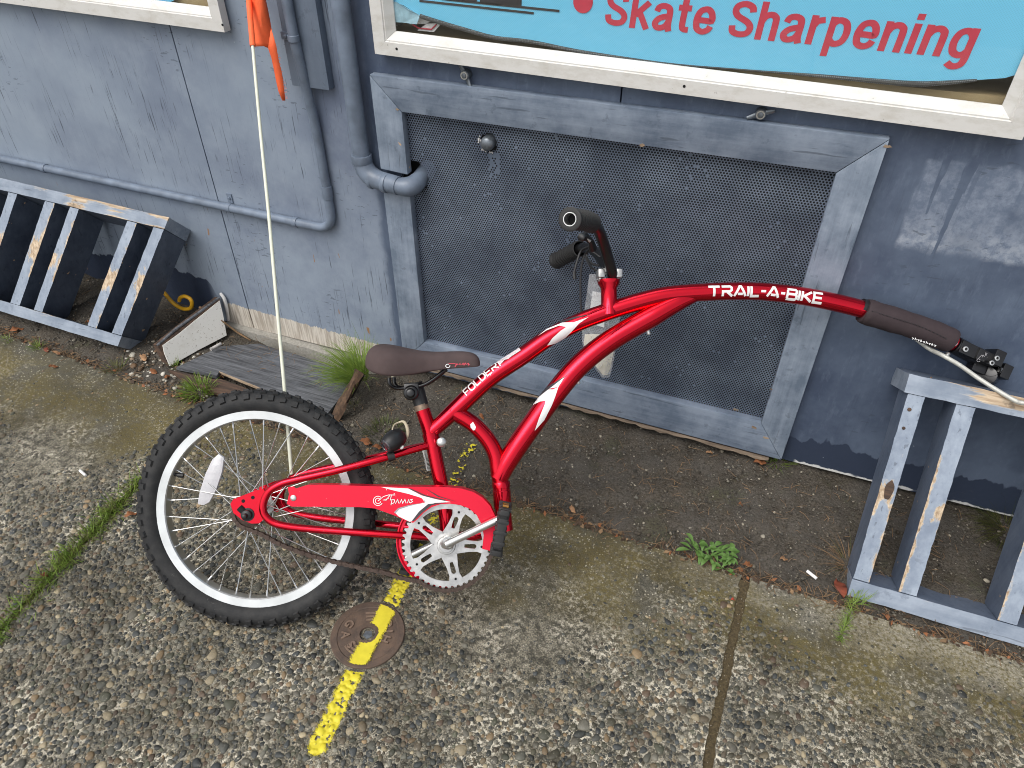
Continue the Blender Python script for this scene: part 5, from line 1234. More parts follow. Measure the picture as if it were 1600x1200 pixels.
# brake lever remains, reflector bracket and dangling cords on the bar
mb = MB(); mb.tube([bl(911, 366, .06), bl(924, 378, .05), bl(926, 388, .03)], [.008, .006, .009], 10); mb.lathe(bl(907, 369, .07), (.6, -.6, -.5), [(0, .008), (.010, .0075), (.014, .004)], 12); mb.build('lever_bracket', MT['black'], hbar)
mb = MB(); mb.tube([bl(915, 370, .06), bl(922, 377, .055)], .0036, 10); mb.build('bracket_bolt', MT['alu'], hbar)
mb = MB()
for pts in ([(921, 385, .0), (908, 392, -.02), (901, 410, -.02), (897, 428, -.02), (898, 435, -.02)], [(924, 388, -.01), (914, 398, -.03), (908, 420, -.03), (907, 460, -.03), (908, 490, -.03)], [(936, 415, -.02), (925, 412, -.03), (917, 402, -.04), (918, 392, -.04), (928, 395, -.03), (938, 402, -.02)], [(942, 423, -.02), (930, 422, -.03), (921, 414, -.03), (914, 400, -.03)]): mb.tube(catmull([bl(*p) for p in pts], 8), .0024, 8)
mb.tube([bl(897, 424, -.02), bl(898, 436, -.02)], .0038, 8); mb.build('cord', MT['black'], hbar)

# hitch sleeve and coupling
sp_ = catmull(P((1349, 485), (1360, 489), (1400, 501), (1440, 514), (1480, 530), (1487, 533)), 5)
mb = MB(); mb.tube(sp_, [.0245, .0268, .0262, .0250, .0262, .0258, .0235], 22, cap=True)
nv = len(mb.v); rr = np.random.default_rng(3)
mb.v = [tuple(Vector(v)+Vector((0, 0, 0))*0+Vector(rr.normal(0, .0005, 3))) for v in mb.v]
slv = mb.build('hitch_sleeve', MT['sleeve'], bike, ang=60)
mb = MB(); seam = catmull([bl(x, y, .0262) for x, y in ((1362, 486), (1400, 498), (1440, 511), (1480, 530))], 8)
for i in range(0, len(seam)-1): mb.tube([seam[i]+Vector((0, -.001, 0)), seam[i].lerp(seam[i+1], .6)+Vector((0, -.001, 0))], .0007, 5)
mb.build('seam_stitching', MT['black'], slv)
sl_ = lambda pts: [(bl(1300+.1875*x, 430+.1875*y, .024).x, bl(1300+.1875*x, 430+.1875*y, .024).z) for x, y in pts]
tl = []
for i in range(9):
    x = 660+i*23; y = 522+i*7.5
    tl.append([(x, y+10), (x+6, y-4), (x+14, y+12)] if i % 2 else [(x, y), (x+14, y+4), (x+4, y+14)])
flat_strokes('sleeve_logo', [sl_(q) for q in tl], .0013, MT['white'], slv, -.0265)
hq = lambda x, y, s=0.0: bl(1460+.11667*x, 500+.11667*y, s)
hx_d = (hq(900, 600)-hq(300, 330)); hx_d.y = 0; hx_d.normalize(); hx_n = Vector((-hx_d.z, 0, hx_d.x)); HA = (hx_d, Y3, hx_n)
hitch = MB(); a, b = hq(270, 330), hq(560, 490)
hitch.tube([a, a.lerp(b, .5), b], .0185, 18); hitch.box(a.lerp(b, .5)+Y3*-.0135, (b-a).length*.9, .012, .026, HA)
hitch.box(hq(640, 500, .008), .040, .030, .024, HA)                       # neck
for sd_, off_ in ((.010, 0),):
    hitch.box(hq(780, 510, .010), .022, .042, .032, HA); hitch.box(hq(880, 690, -.012), .020, .042, .030, HA)
hitch.tube([hq(760, 640, .014), hq(790, 660, -.028)], .0170, 20, cap=False); hitch.tube([hq(700, 740, .004), hq(730, 760, -.03)], .019, 18)
hitch.box(hq(560, 640, -.006), .030, .026, .020, HA)
ho = hitch.build('hitch', MT['blackm'], bike, bevel=.002, ang=40)
mb = MB()
for x, y, s, r in ((410, 390, .0215, .0055), (760, 575, .032, .0050), (830, 512, .032, .0050), (255, 300, .016, .0075)):
    mb.ringlathe(hq(x, y, s), AX, [(0, r), (.003, r), (.0035, r*.55), (.0015, r*.5)], 16)
for x, y, s in ((170, 470, .006), (375, 305, .0), (795, 725, .006), (870, 670, .006)): mb.lathe(hq(x, y, s), (hx_d*.2+hx_n), [(-.006, .0045), (.004, .0045), (.006, .003)], 12)
mb.build('hitch_bolt', MT['alu'], ho)
mb = MB(); mb.lathe(hq(410, 390, .0218), AX, [(0, .003), (.0004, .003)], 12)
for x, y in ((760, 575), (830, 512)): mb.lathe(hq(x, y, .0325), AX, [(0, .0025), (.0004, .0025)], 10)
mb.build('bolt_socket', MT['void'], ho)
hl = lambda pts: [(hq(x, y, .026).x, hq(x, y, .026).z) for x, y in pts]
flat_strokes('lettering', [hl([(598+22*math.cos(a), 540+20*math.sin(a)) for a in np.linspace(.4, 6, 12)]), hl([(590, 520), (640, 470), (660, 475)]), hl([(645, 500), (660, 470), (675, 495)]), hl([(680, 490), (690, 460), (700, 480)]), hl([(705, 470), (690, 440), (715, 450)])], .0009, MT['greyd'], ho, -.0240)
mb = MB(); mb.tube(P((1344, 480), (1352, 483)), .0190, 18); mb.build('black_tape', MT['black'], front)

# ------------------------------------------------------------------ things held by the bicycle
wl_m = BM
def world(v): return BM @ Vector(v)
# rear light strapped to the stay
lb = world(bl(612, 712, .036)); lt = empty('bike_light', lb); tag(lt, 'black egg-shaped bike light strapped to the red seat stay', 'light')
R3 = BM.to_3x3()
lt.matrix_world = Matrix.Translation(lb) @ R3.to_4x4()
def ll(px, py, s=.05): return R3.inverted() @ (world(bl(px, py, s))-lb)
c = ll(614, 689, .045); ax_ = Vector((-.62, -.62, -.45)).normalized(); mb = MB(); hl_ = [(-.027+.054*i/14, max(.001, .0205*math.sqrt(max(0, 1-((i-6.2)/7.9)**2)))) for i in range(15)]; hl_[0] = (-.027, .006); hl_ = hl_[:13]
mb.lathe(c, ax_, hl_, 28); mb.build('housing', MT['black'], lt)
mb = MB(); mb.lathe(c+ax_*.0175, ax_, [(-.004, .0145), (.0025, .0140), (.0045, .012), (.0047, .010), (.0035, .009), (.0045, .006), (.005, .001)], 26); mb.build('lens', MT['lens'], lt)
mb = MB(); mb.ringlathe(ll(611, 713, .037), world(bl(640, 704, .02))-world(bl(580, 721, .04)) if False else R3.inverted() @ (world(bl(640, 704, .02))-world(bl(580, 721, .04))), [(-.007, .0078), (-.007, .0098), (.007, .0098), (.007, .0078)], 24); mb.build('rubber_strap', MT['grip'], lt)
mb = MB(); mb.tube(catmull([ll(*p) for p in ((613, 671, .05), (616, 664, .03), (623, 660, .02), (631, 659, .02), (636, 668, .03), (637, 678, .03), (635, 686, .03), (632, 692, .035))], 8), [.0013, .0016, .002, .0032, .0036, .0022, .0013], 8); mb.build('tie_string', simple('natural_string', (.50, .43, .31), .9, vary=.2), lt)
mb = MB(); mb.lathe(ll(628, 698, .04), AX, [(0, .001), (.001, .0042), (.006, .0045), (.008, .003)], 14); mb.build('white_bead', MT['litter'], lt)
# safety flag
fb = world(bl(455.5, 741, -.050)); fl_ = empty('safety_flag', fb); tag(fl_, 'frayed orange safety flag on a thin cream pole rising from the rear wheel', 'flag')
ft_px = [(455.5, 741), (445, 612), (432, 470), (420, 335), (407, 205), (395, 72), (389, 2), (386, -45)]
pole_pts = [world(bl(x, y, -.050-.06*i/7))-fb for i, (x, y) in enumerate(ft_px)]
mb = MB(); mb.tube(catmull(pole_pts, 5), [.0040, .0040, .0038, .0038, .0036, .0036, .0036, .0036], 12); mb.build('pole', MT['pole'], fl_)
fcols = [[(383, -45), (387, 0), (390, 36), (393, 73)], [(392, -45), (398, 0), (400, 36), (402, 72.5)], [(398, -45), (406, 0), (409, 36), (412, 72)], [(401, -45), (411, 0), (417, 38), (424, 77)], [(404, -45), (415, 0), (424, 44), (432, 92)]]
mb = MB(); depth0 = world(bl(389, 2, -.10)).y
vs = []; nc = len(fcols); nr = 13
for ci, colp in enumerate(fcols):
    cp_ = catmull([Vector((x, y, 0)) for x, y in colp], 4)
    for ri, p in enumerate(cp_):
        yy = depth0+.012*math.sin(ci*1.7+ri*.18)+(.0 if ci else -.006); vs.append(W(p.x, p.y, yy)-fb)
nr = len(cp_)
mb.add(vs, [(c*nr+r, (c+1)*nr+r, (c+1)*nr+r+1, c*nr+r+1) for c in range(nc-1) for r in range(nr-1)])
tail_l = [(402, 72.5), (412, 72), (424, 79), (428, 92), (432, 108), (435, 125), (439, 143), (443, 155)]; tail_r = [(418, 60), (424, 66), (429, 74), (433, 90), (436, 104), (440, 122), (443.5, 140), (446, 156)]
tail_l = [(419, 75), (424, 90), (428, 108), (431, 124), (435, 142), (441, 157)]; tail_r = [(424, 44), (431.5, 72), (436, 92), (440.5, 116), (444, 138), (446, 157)]
vs = []
for i, (l_, r_) in enumerate(zip(tail_l, tail_r)):
    y1 = depth0+.012*math.sin(4.6)+.001*i; vs += [W(*l_, y1-.002)-fb, W(r_[0]+random.uniform(-1, 1), r_[1], y1+.002)-fb]
mb.add(vs, [(2*i, 2*i+1, 2*i+3, 2*i+2) for i in range(len(tail_l)-1)])
fo = mb.build('flag', MT['orange'], fl_, ang=180); so = fo.modifiers.new('thick', 'SOLIDIFY'); so.thickness = .0008
mb = MB(); slp = catmull(pole_pts, 5); slp = slp[-11:]; mb.tube(slp, .0062, 12); mb.build('flag_sleeve', MT['orange'], fl_)
mb = MB()
for k in range(16):
    y = 85+k*4.6; x = 433.5+(y-85)*.185; a = W(x, y, depth0-.006)-fb; b = W(x+random.uniform(2, 5), y+random.uniform(-2, 5), depth0-.004)-fb; mb.tube([a, a.lerp(b, .5)+Vector((0, 0, .001)), b], .0004, 4)
mb.build('frayed_threads', MT['orange'], fl_)
# plastic bag hung from the bar
yb_ = 1.365
def wb(px, py, y=yb_): return W(px, py, y)
bagroot = wb(935, 440); bag = empty('plastic_bag', bagroot); tag(bag, 'clear plastic bag with a white card and cream cloth hanging behind the red tubes', 'bag')
rows = [(921, 941, 428), (918, 960, 450), (914, 968, 478), (911, 968, 505), (909, 966, 525), (911, 962, 545), (921, 959, 562), (931, 956, 577), (941, 952, 590)]
def sheet(rows, bulge, y0, m, name, sgn=1, nx=9, inset=0):
    mb = MB()
    for sg in (-1, 1):
        vs = []
        for i, (l_, r_, y) in enumerate(rows):
            t = i/(len(rows)-1)
            for j in range(nx):
                s = j/(nx-1); px = l_+inset+(r_-l_-2*inset)*s; bb = bulge*math.sin(math.pi*s)*math.sin(math.pi*min(1, t*.8+.15))*(1+.25*math.sin(7*s+5*t)); vs.append(W(px, y, y0+sg*bb)-bagroot)
        mb.add(vs, [(i*nx+j, i*nx+j+1, (i+1)*nx+j+1, (i+1)*nx+j) for i in range(len(rows)-1) for j in range(nx-1)])
    return mb.build(name, m, bag, ang=180, fix=False)
sheet(rows, .016, yb_, MT['bag'], 'bag_film'); sheet([(913, 963, 522), (911, 962, 535), (914, 960, 548), (923, 957, 563), (932, 955, 575), (941, 950, 586)], .012, yb_, MT['cream'], 'cloth', inset=1)
mb = MB(); mb.prism([wb(*p, yb_-.004)-bagroot for p in ((926, 455), (946, 459), (944, 512), (919, 504))], (0, .0006, 0)); mb.build('card', MT['card'], bag, smooth=False)
mb = MB(); mb.tube([world(bl(941, 418, -.03))-bagroot, wb(932, 430)-bagroot], .0009, 6); mb.build('tie', MT['bag'], bag)
# steel rod lying over the right rack
rp_ = [W(*p) for p, in ()]
rod = [world(bl(1432, 530, -.012)), world(bl(1452, 545, -.012)), W(1474, 556, 1.395), W(1500, 571, 1.385), W(1530, 592, 1.370), W(1560, 611, 1.352), W(1588, 627, 1.335), W(1600, 630, 1.33), W(1640, 640, 1.33)]
mb = MB(); mb.tube(catmull([p-rod[0] for p in rod], 6), .0044, 12); o = mb.build('steel_rod', MT['cable'], loc=rod[0]); tag(o, 'bent grey steel rod under the hitch lying over the right rack', 'rod')

# ------------------------------------------------------------------ small things on the ground and by the wall
# gas valve cover
gv = empty('gas_cover', (GAS.x, GAS.y, 0)); tag(gv, 'round rusty cast iron gas valve cover crossed by the yellow line', 'valve cover')
Z3 = Vector((0, 0, 1))
mb = MB(); mb.lathe((0, 0, 0), Z3, [(-.02, GAS_R), (.003, GAS_R), (.0045, GAS_R-.0015), (.0045, GAS_R-.013), (.0030, GAS_R-.0145), (.0030, .026), (.0045, .0255), (.0050, .0165), (.0035, .0155), (-.012, .015), (-.0125, .001)], 64, cap=False); mb.build('lid', MT['rust'], gv)
mb = MB(); mb.lathe((0, 0, -.011), Z3, [(0, .0105), (.012, .0100), (.0125, .0002)], 5); mb.build('pentagon_bolt', MT['iron'], gv)
mb = MB(); 
def arc(r, a0, a1, w=.0022):
    pts = [Vector((math.cos(a)*r, math.sin(a)*r, .0032)) for a in np.linspace(a0, a1, 16)]; mb.tube(pts, w, 6)
cvx = G(574.5, 990); ang_r = math.atan2(0, 1)
for r in (.033, .041, .049): arc(r, rad(55), rad(125)); arc(r, rad(235), rad(305))
mb.build('raised_ribs', MT['rust_worn'], gv)
def cover_letter(ch, px, py, turn):
    p = G(px, py); me = font_mesh(ch, .024, .0006, .0016); R = Matrix.Rotation(turn, 4, 'Z'); xs = [v.co.x for v in me.vertices]; mx, my = (min(xs)+max(xs))/2, .0085
    for v in me.vertices: v.co = R @ Vector((v.co.x-mx, v.co.y-my, v.co.z+.0046))
    for v in me.vertices: v.co.x += p.x-GAS.x; v.co.y += p.y-GAS.y
    me.materials.clear(); me.materials.append(MT['rust_worn']); link(bpy.data.objects.new('letter', me), gv)
kz = lambda x, y: (500+x*.1167, 920+y*.1167)
for ch, x, y in (('G', 405, 490), ('A', 350, 635), ('S', 425, 765), ('H', 880, 690), ('I', 925, 590), ('G', 915, 490), ('H', 860, 375)):
    p_l = G(*kz(x, y)); cover_letter(ch, *kz(x, y), math.atan2(GAS.y-p_l.y, GAS.x-p_l.x)-math.pi/2)

# yellow hook
hk = [(249, 452, .055), (256, 457, .055), (263, 465, .05), (270, 473, .045), (280, 480, .04), (290, 483, .035), (298, 481, .035), (300, 474, .04), (297, 467, .05), (289, 463, .055), (282, 465, .05), (280, 470, .045)]
hp = [W(x, y, 1.40) for x, y, z in hk]; mb = MB(); mb.tube(catmull([p-hp[5] for p in hp], 6), .0060, 14); o = mb.build('hook', MT['yellow'], loc=hp[5]); tag(o, 'curled yellow coated hook standing beside the left rack', 'hook')
# offcut board with speckled white face
off_pts = [((259, 544), .045), ((344, 467), .0), ((356, 498), 0), ((266, 573), 0)]
A = G(268, 572, .0); Bq = G(357, 520, -.005); Aup = W(250, 545, A.y+.055); 
c_a = G(264.5, 572, -.002); c_b = G(353, 524, -.004); c_b.y = min(c_b.y, 1.462); _r = ray(247, 541); c_d = CP+_r*((c_a.x-.024)/_r.x); _r = ray(343, 466); c_c = CP+_r*((c_b.x-.026)/_r.x); c_c.y = min(c_c.y, 1.466)
ofc = empty('board_offcut', c_a); tag(ofc, 'broken offcut with a speckled white face leaning on the wall by the left rack', 'board')
nrm = (c_b-c_a).cross(c_d-c_a).normalized()
if nrm.x < 0: nrm = -nrm
mb = MB(); q = [c_a, c_b, c_c, c_d]; cen = sum(q, Vector())/4
mb.prism([p-c_a-nrm*.0345 for p in q], nrm*.034); mb.build('core', MT['darkw'], ofc)
face = [c_a.lerp(c_b, u_).lerp(c_d.lerp(c_c, u_), v_)+nrm*.001 for u_, v_ in ((0, .0), (.5, .02), (1, .0), (1.0, .55), (.985, .95), (.6, .93), (.3, .90), (.05, .92), (.02, .6))]
mb = MB(); mb.prism([p-c_a for p in face], nrm*.004); mb.build('white_face', MT['speck'], ofc)
for k_, d_ in enumerate((.004, .011, .019)):
    mb = MB(); a, b = c_d-c_a-nrm*(.030-d_*1.4), c_c-c_a-nrm*(.030-d_*1.4); up_ = (c_d-c_a).normalized()
    mb.tube([a+up_*.002, a.lerp(b, .3)+up_*(.003+.002*k_), a.lerp(b, .7)+up_*.003, b+up_*.001], .0042, 8); mb.build('wood_layer', (MT['darkw'], MT['raww'] if False else MT['darkw'], MT['ply'])[k_], ofc)
mb = MB(); mb.tube(catmull([W(x, y, WALL-.010)-c_a for x, y in ((344, 458), (350, 466), (354, 480), (357, 500))], 5), [.004, .0055, .0055, .004], 8); mb.build('white_trim', MT['litter'], ofc)
# dry stalk over it
sk = [W(312, 480, 1.40), W(322, 485, 1.40), W(340, 497, 1.41), W(356, 508, 1.42), W(372, 520, 1.43), W(392, 532, 1.43)]
mb = MB(); mb.tube(catmull([p-sk[0] for p in sk], 6), [.0045, .0028, .0030, .0026, .0034, .0020], 8); o = mb.build('dry_stalk', MT['straw'], loc=sk[0]); tag(o, 'dry brown stalk lying over the speckled white offcut', 'stalk')
# plywood lying in the hollow
pz = lambda px, py, z: G(px, py, z)
pl = [pz(286, 578, .012), pz(340, 548, -.004), pz(395, 541, -.022), pz(530, 582, -.030), pz(548, 610, -.02), pz(520, 640, .0), pz(497, 650, .004), pz(455, 638, .006), pz(400, 606, .008), pz(336, 583, .012)]
lf = [(272, 574), (352, 540), (420, 538), (535, 580), (540, 612), (516, 644), (470, 640), (400, 603), (337, 578), (333, 590)]
pl = [G(x, y, .012-.03*min(1, max(0, (G(x, y).y-1.2)/.2))) for x, y in ((275, 574), (345, 541), (405, 537), (470, 556), (535, 580), (545, 604), (512, 646), (490, 646), (440, 622), (400, 603), (343, 580), (338, 588), (312, 581))]
pw_ = empty('plywood_piece', pl[0]); tag(pw_, 'weathered grey plywood piece lying flat behind the wheel', 'board')
mb = MB(); mb.prism([p-pl[0] for p in pl], (0, 0, -.010)); o = mb.build('top_sheet', MT['ply'], pw_, ang=30)
mb = MB(); e_ = [pl[i]-pl[0] for i in (10, 9, 8, 7)]
for d_ in (.001, .004, .0075): mb.tube([p+Vector((0, -.0015, -d_)) for p in e_], .0017, 6)
mb.build('split_layers', MT['raww'], pw_)
mb = MB(); l2 = [G(*p, .002) for p in ((262, 577), (330, 592), (345, 592), (420, 620), (468, 652), (440, 652), (380, 628), (300, 600))]; mb.prism([p-pl[0] for p in l2], (0, 0, -.012)); mb.build('lower_sheet', MT['darkw'], pw_)
# rotten post stub with a grass tuft
pb = G(523, 655, -.01); pt_ = W(562, 580, pb.y+.10)
ps = empty('post_stub', pb); tag(ps, 'rotten brown timber stub sticking out of the soil behind the saddle', 'timber')
d = (pt_-pb); dn2 = d.normalized(); sx_ = Vector((1, -.2, 0)).normalized(); sy_ = dn2.cross(sx_).normalized(); vs = []; mb = MB()
for i in range(9):
    t = i/8
    for j in range(10):
        a = 2*math.pi*j/10; r = .0135*(1+.22*math.sin(3*a+i)+.1*random.uniform(-1, 1))*(1-.15*t); vs.append(d*t+sx_*math.cos(a)*r*1.1+sy_*math.sin(a)*r*.8+Vector((0, 0, random.uniform(-.004, .004) if i == 8 else 0)))
mb.add(vs, [(i*10+j, i*10+(j+1) % 10, (i+1)*10+(j+1) % 10, (i+1)*10+j) for i in range(8) for j in range(10)]+[tuple(80+j for j in range(10))]); mb.build('stub', MT['rot'], ps)
mb = MB(); a, b = W(566, 586, pb.y+.11)-pb, G(548, 620, 0)-pb; mb.tube([a, a.lerp(b, .5), b], .0065, 10); mb.build('black_stake', MT['black'], ps)

# plants
def blade(mb, base, dirv, L, w, droop=.5, n=5, seed=None):
    base = Vector(base); d = Vector(dirv).normalized(); hz = Vector((d.x, d.y, 0)); side = Vector((-d.y, d.x, 0)); side = side.normalized() if side.length > 1e-4 else Vector((1, 0, 0)); vs = []
    p = base.copy(); cur = d.copy()
    for i in range(n+1):
        t = i/n; ww = w*(1-t**1.6)*.5+.0001; vs += [p-side*ww, p+side*ww]; cur = (cur+Vector((hz.x*.3, hz.y*.3, -1))*droop*.22*t*1.6).normalized(); p = p+cur*(L/n)
    mb.add(vs, [(2*i, 2*i+1, 2*i+3, 2*i+2) for i in range(n)])
def tuft(name, label, base, n, L, w, m, spread=1.0, rad_=.02, lean=(0, 0), droop=.5, cat='grass', group='grass tufts growing from the soil', mats=None):
    base = Vector(base); mb = MB()
    for k in range(n):
        a = random.uniform(0, 2*math.pi); r = rad_*math.sqrt(random.random()); s = random.uniform(.1, 1)*spread
        mb.cm = 0 if random.random() < .75 or not mats else 1
        blade(mb, (math.cos(a)*r, math.sin(a)*r, -.003), (math.cos(a)*s+lean[0], math.sin(a)*s+lean[1], 1), L*random.uniform(.45, 1.1), w*random.uniform(.6, 1.2), droop*random.uniform(.5, 1.4))
    o = mb.build(name, [m, mats or m], smooth=True, ang=180, loc=base, fix=False); tag(o, label, cat, group); return o
tuft('grass_tuft', 'bright feathery green tuft growing from the rotten stub behind the saddle', W(558, 588, 1.33), 420, .125, .0022, MT['grass'], 1.7, .034, (-.65, -.35), .62)
tuft('grass_tuft', 'tall thin shoots of the tuft against the concrete footing', W(566, 572, 1.42), 26, .14, .0018, MT['grass'], .9, .03, (-.6, 0), .7)
tuft('grass_tuft', 'small bright green tuft at the sidewalk edge above the wheel', G(310, 612, -.005), 300, .046, .0022, MT['grass'], 1.6, .036, (0, -.3), .5)
tuft('grass_tuft', 'tiny yellow green tuft at the foot of the white offcut', G(276, 572, .0), 40, .030, .0018, MT['grass'], 1.4, .016, (0, -.2), .5, mats=MT['grassd'])
tuft('grass_tuft', 'dull green tuft on the soil below the left rack end', G(180, 576, .005), 70, .036, .0018, MT['grassd'], 1.5, .026, (0, -.2), .6, mats=MT['grass'])
tuft('grass_tuft', 'sparse green tuft left on the soil edge below the left rack', G(58, 543, .005), 40, .032, .0018, MT['grass'], 1.3, .016, (0, -.2), .6)
tuft('grass_tuft', 'pale green tuft at the far left end of the sidewalk edge', G(10, 530, .005), 36, .024, .0018, MT['grass'], 1.3, .026, (0, -.2), .6, mats=MT['grassd'])
tuft('grass_tuft', 'short fresh green tuft under the lower right corner of the vent frame', G(1215, 722, -.008), 75, .036, .0018, MT['grass'], 1.5, .022, (.3, -.3), .6)
tuft('grass_tuft', 'dark tangled grass clump against the wall inside the right rack', G(1575, 830, -.008), 220, .085, .0016, MT['grassd'], 2.2, .045, (-.2, -.6), 1.0, mats=MT['moss'])
tuft('grass_tuft', 'dark mossy grass patch on the soil behind the bike light', G(600, 675, -.010), 260, .022, .0016, MT['moss'], 1.6, .055, (0, 0), .6, mats=MT['grassd'])
tuft('grass_tuft', 'olive grass fringe behind the tyre seen through the spokes', G(515, 690, -.008), 120, .026, .0016, MT['moss'], 1.6, .04, (0, 0), .6, mats=MT['grassd'])
tuft('grass_tuft', 'yellowed dry sprig beside the black stake in the soil', G(553, 632, -.008), 22, .040, .0018, MT['grassd'], 1.6, .012, (0, -.2), .6)
tuft('grass_tuft', 'brown dead grass beside the left foot of the right rack', G(1322, 880, -.008), 60, .075, .0013, MT['straw'], 2.2, .02, (-.8, 0), .8, mats=MT['grassd'])
# grass growing in the joint
mb = MB()
for k in range(3600):
    y = random.uniform(.30, .835) if k % 3 else random.uniform(.52, .83); x = jx(JOINT_L, y)+random.gauss(0, .013); a = random.uniform(0, 6.28); s = random.uniform(.3, 1.6); dens = .35+.65*(.5+.5*math.sin(y*37+1))*(.5+.5*math.sin(y*91))
    if random.random() > dens: continue
    mb.cm = 0 if random.random() < .62 else 1
    blade(mb, (x, y, -.005), (math.cos(a)*s+.3, math.sin(a)*s-.5, 1), random.uniform(.014, .046), .0022, .6)
o = mb.build('joint_grass', [MT['grass'], MT['grassd']], ang=180, fix=False); tag(o, 'green grass growing along the left joint of the sidewalk', 'grass', kind='stuff')
# broadleaf weed
wd = empty('weed', G(1118, 878, -.004)); tag(wd, 'broad-leaved green weed at the sidewalk edge right of the pedal', 'weed')
def leaf(mb, base, ang, L, wdt, rise, curl=.5):
    n = 7; d = Vector((math.cos(ang), math.sin(ang), 0)); sd2 = Vector((-d.y, d.x, 0)); vs = []
    for i in range(n+1):
        t = i/n; wv = wdt*max(.08, math.sin(math.pi*min(1, max(0, t-.22)/.80))**.7) if t > .22 else wdt*.10; c = Vector(base)+d*L*t+Z3*(rise*math.sin(t*math.pi*.62)-curl*L*.25*t*t); vs += [c-sd2*wv/2+Z3*wv*.16, c, c+sd2*wv/2+Z3*wv*.16]
    mb.add(vs, [(i*3+j, i*3+j+1, i*3+j+4, i*3+j+3) for i in range(n) for j in range(2)])
heads = [(1082, 860), (1095, 868), (1106, 874), (1118, 880), (1128, 890), (1135, 872), (1140, 878), (1124, 868), (1112, 862)]
for k in range(54):
    hx2 = heads[k % len(heads)]; p = G(hx2[0]+random.uniform(-3, 3), hx2[1]+random.uniform(-3, 3), 0)-wd.location; mb = MB(); leaf(mb, (p.x, p.y, .004+.012*random.random()), random.uniform(0, 6.28), random.uniform(.018, .040), random.uniform(.007, .013), random.uniform(.003, .022), random.uniform(.3, 1.2)); mb.build('leaf', MT['weed'], wd, ang=180, fix=False)
# horsetail sprig lying on the sidewalk
hb_ = empty('horsetail', G(1330, 945, 0)); tag(hb_, 'thin green horsetail sprig lying from the right rack foot onto the concrete', 'plant')
mb = MB(); stem = [G(*p)-hb_.location+Z3*z for p, z in (((1333, 938), .002), ((1326, 960), .018), ((1318, 982), .016), ((1310, 1003), .008))]; mb.tube(catmull(stem, 6), .0013, 6); mb.build('stem', MT['grassd'], hb_)
mb = MB(); sp2 = catmull(stem, 8)
for p in sp2[2:]:
    for k in range(5): a = random.uniform(0, 6.28); blade(mb, p, (math.cos(a), math.sin(a)-.3, .5), random.uniform(.012, .030), .0010, .3, 3)
for k in range(26): a = random.uniform(-.6, 2.2); blade(mb, stem[0]+Vector((random.uniform(-.01, .02), random.uniform(-.01, .01), 0)), (math.cos(a), math.sin(a), .7), random.uniform(.02, .05), .0011, .4, 4)
mb.build('branchlets', MT['grass'], hb_, ang=180, fix=False)

# dead leaves, one by one
def dead_leaf(px, py, L, ang, label, col=None, z=None):
    p = G(px, py, 0); zz_ = z if z is not None else (soil_z(p.x, p.y)+.006 if p.y > edge_y(p.x) else .004)
    p = G(px, py, zz_); mb = MB(); n = 6; d = Vector((math.cos(ang), math.sin(ang), 0)); s2 = Vector((-d.y, d.x, 0)); vs = []
    for i in range(n+1):
        t = i/n; wv = L*.55*max(.05, math.sin(math.pi*t)**.8)*(1+random.uniform(-.25, .25)); c = d*L*(t-.5)+Z3*(.004*math.sin(t*5)+random.uniform(0, .003)); vs += [c-s2*wv/2+Z3*random.uniform(0, .007), c, c+s2*wv/2+Z3*random.uniform(0, .007)]
    mb.add(vs, [(i*3+j, i*3+j+1, i*3+j+4, i*3+j+3) for i in range(n) for j in range(2)]); o = mb.build('dead_leaf', col or MT['dead'], loc=p, ang=180, fix=False); so = o.modifiers.new('thick', 'SOLIDIFY'); so.thickness = .0006
    tag(o, label, 'leaf', 'dead leaves scattered on the ground')
red_leaf = simple('red_brown_leaf', (.19, .045, .022), .7, vary=.5, scale=60, bump=.3); tan_leaf = simple('tan_leaf', (.36, .20, .10), .75, vary=.35, scale=70, bump=.3)
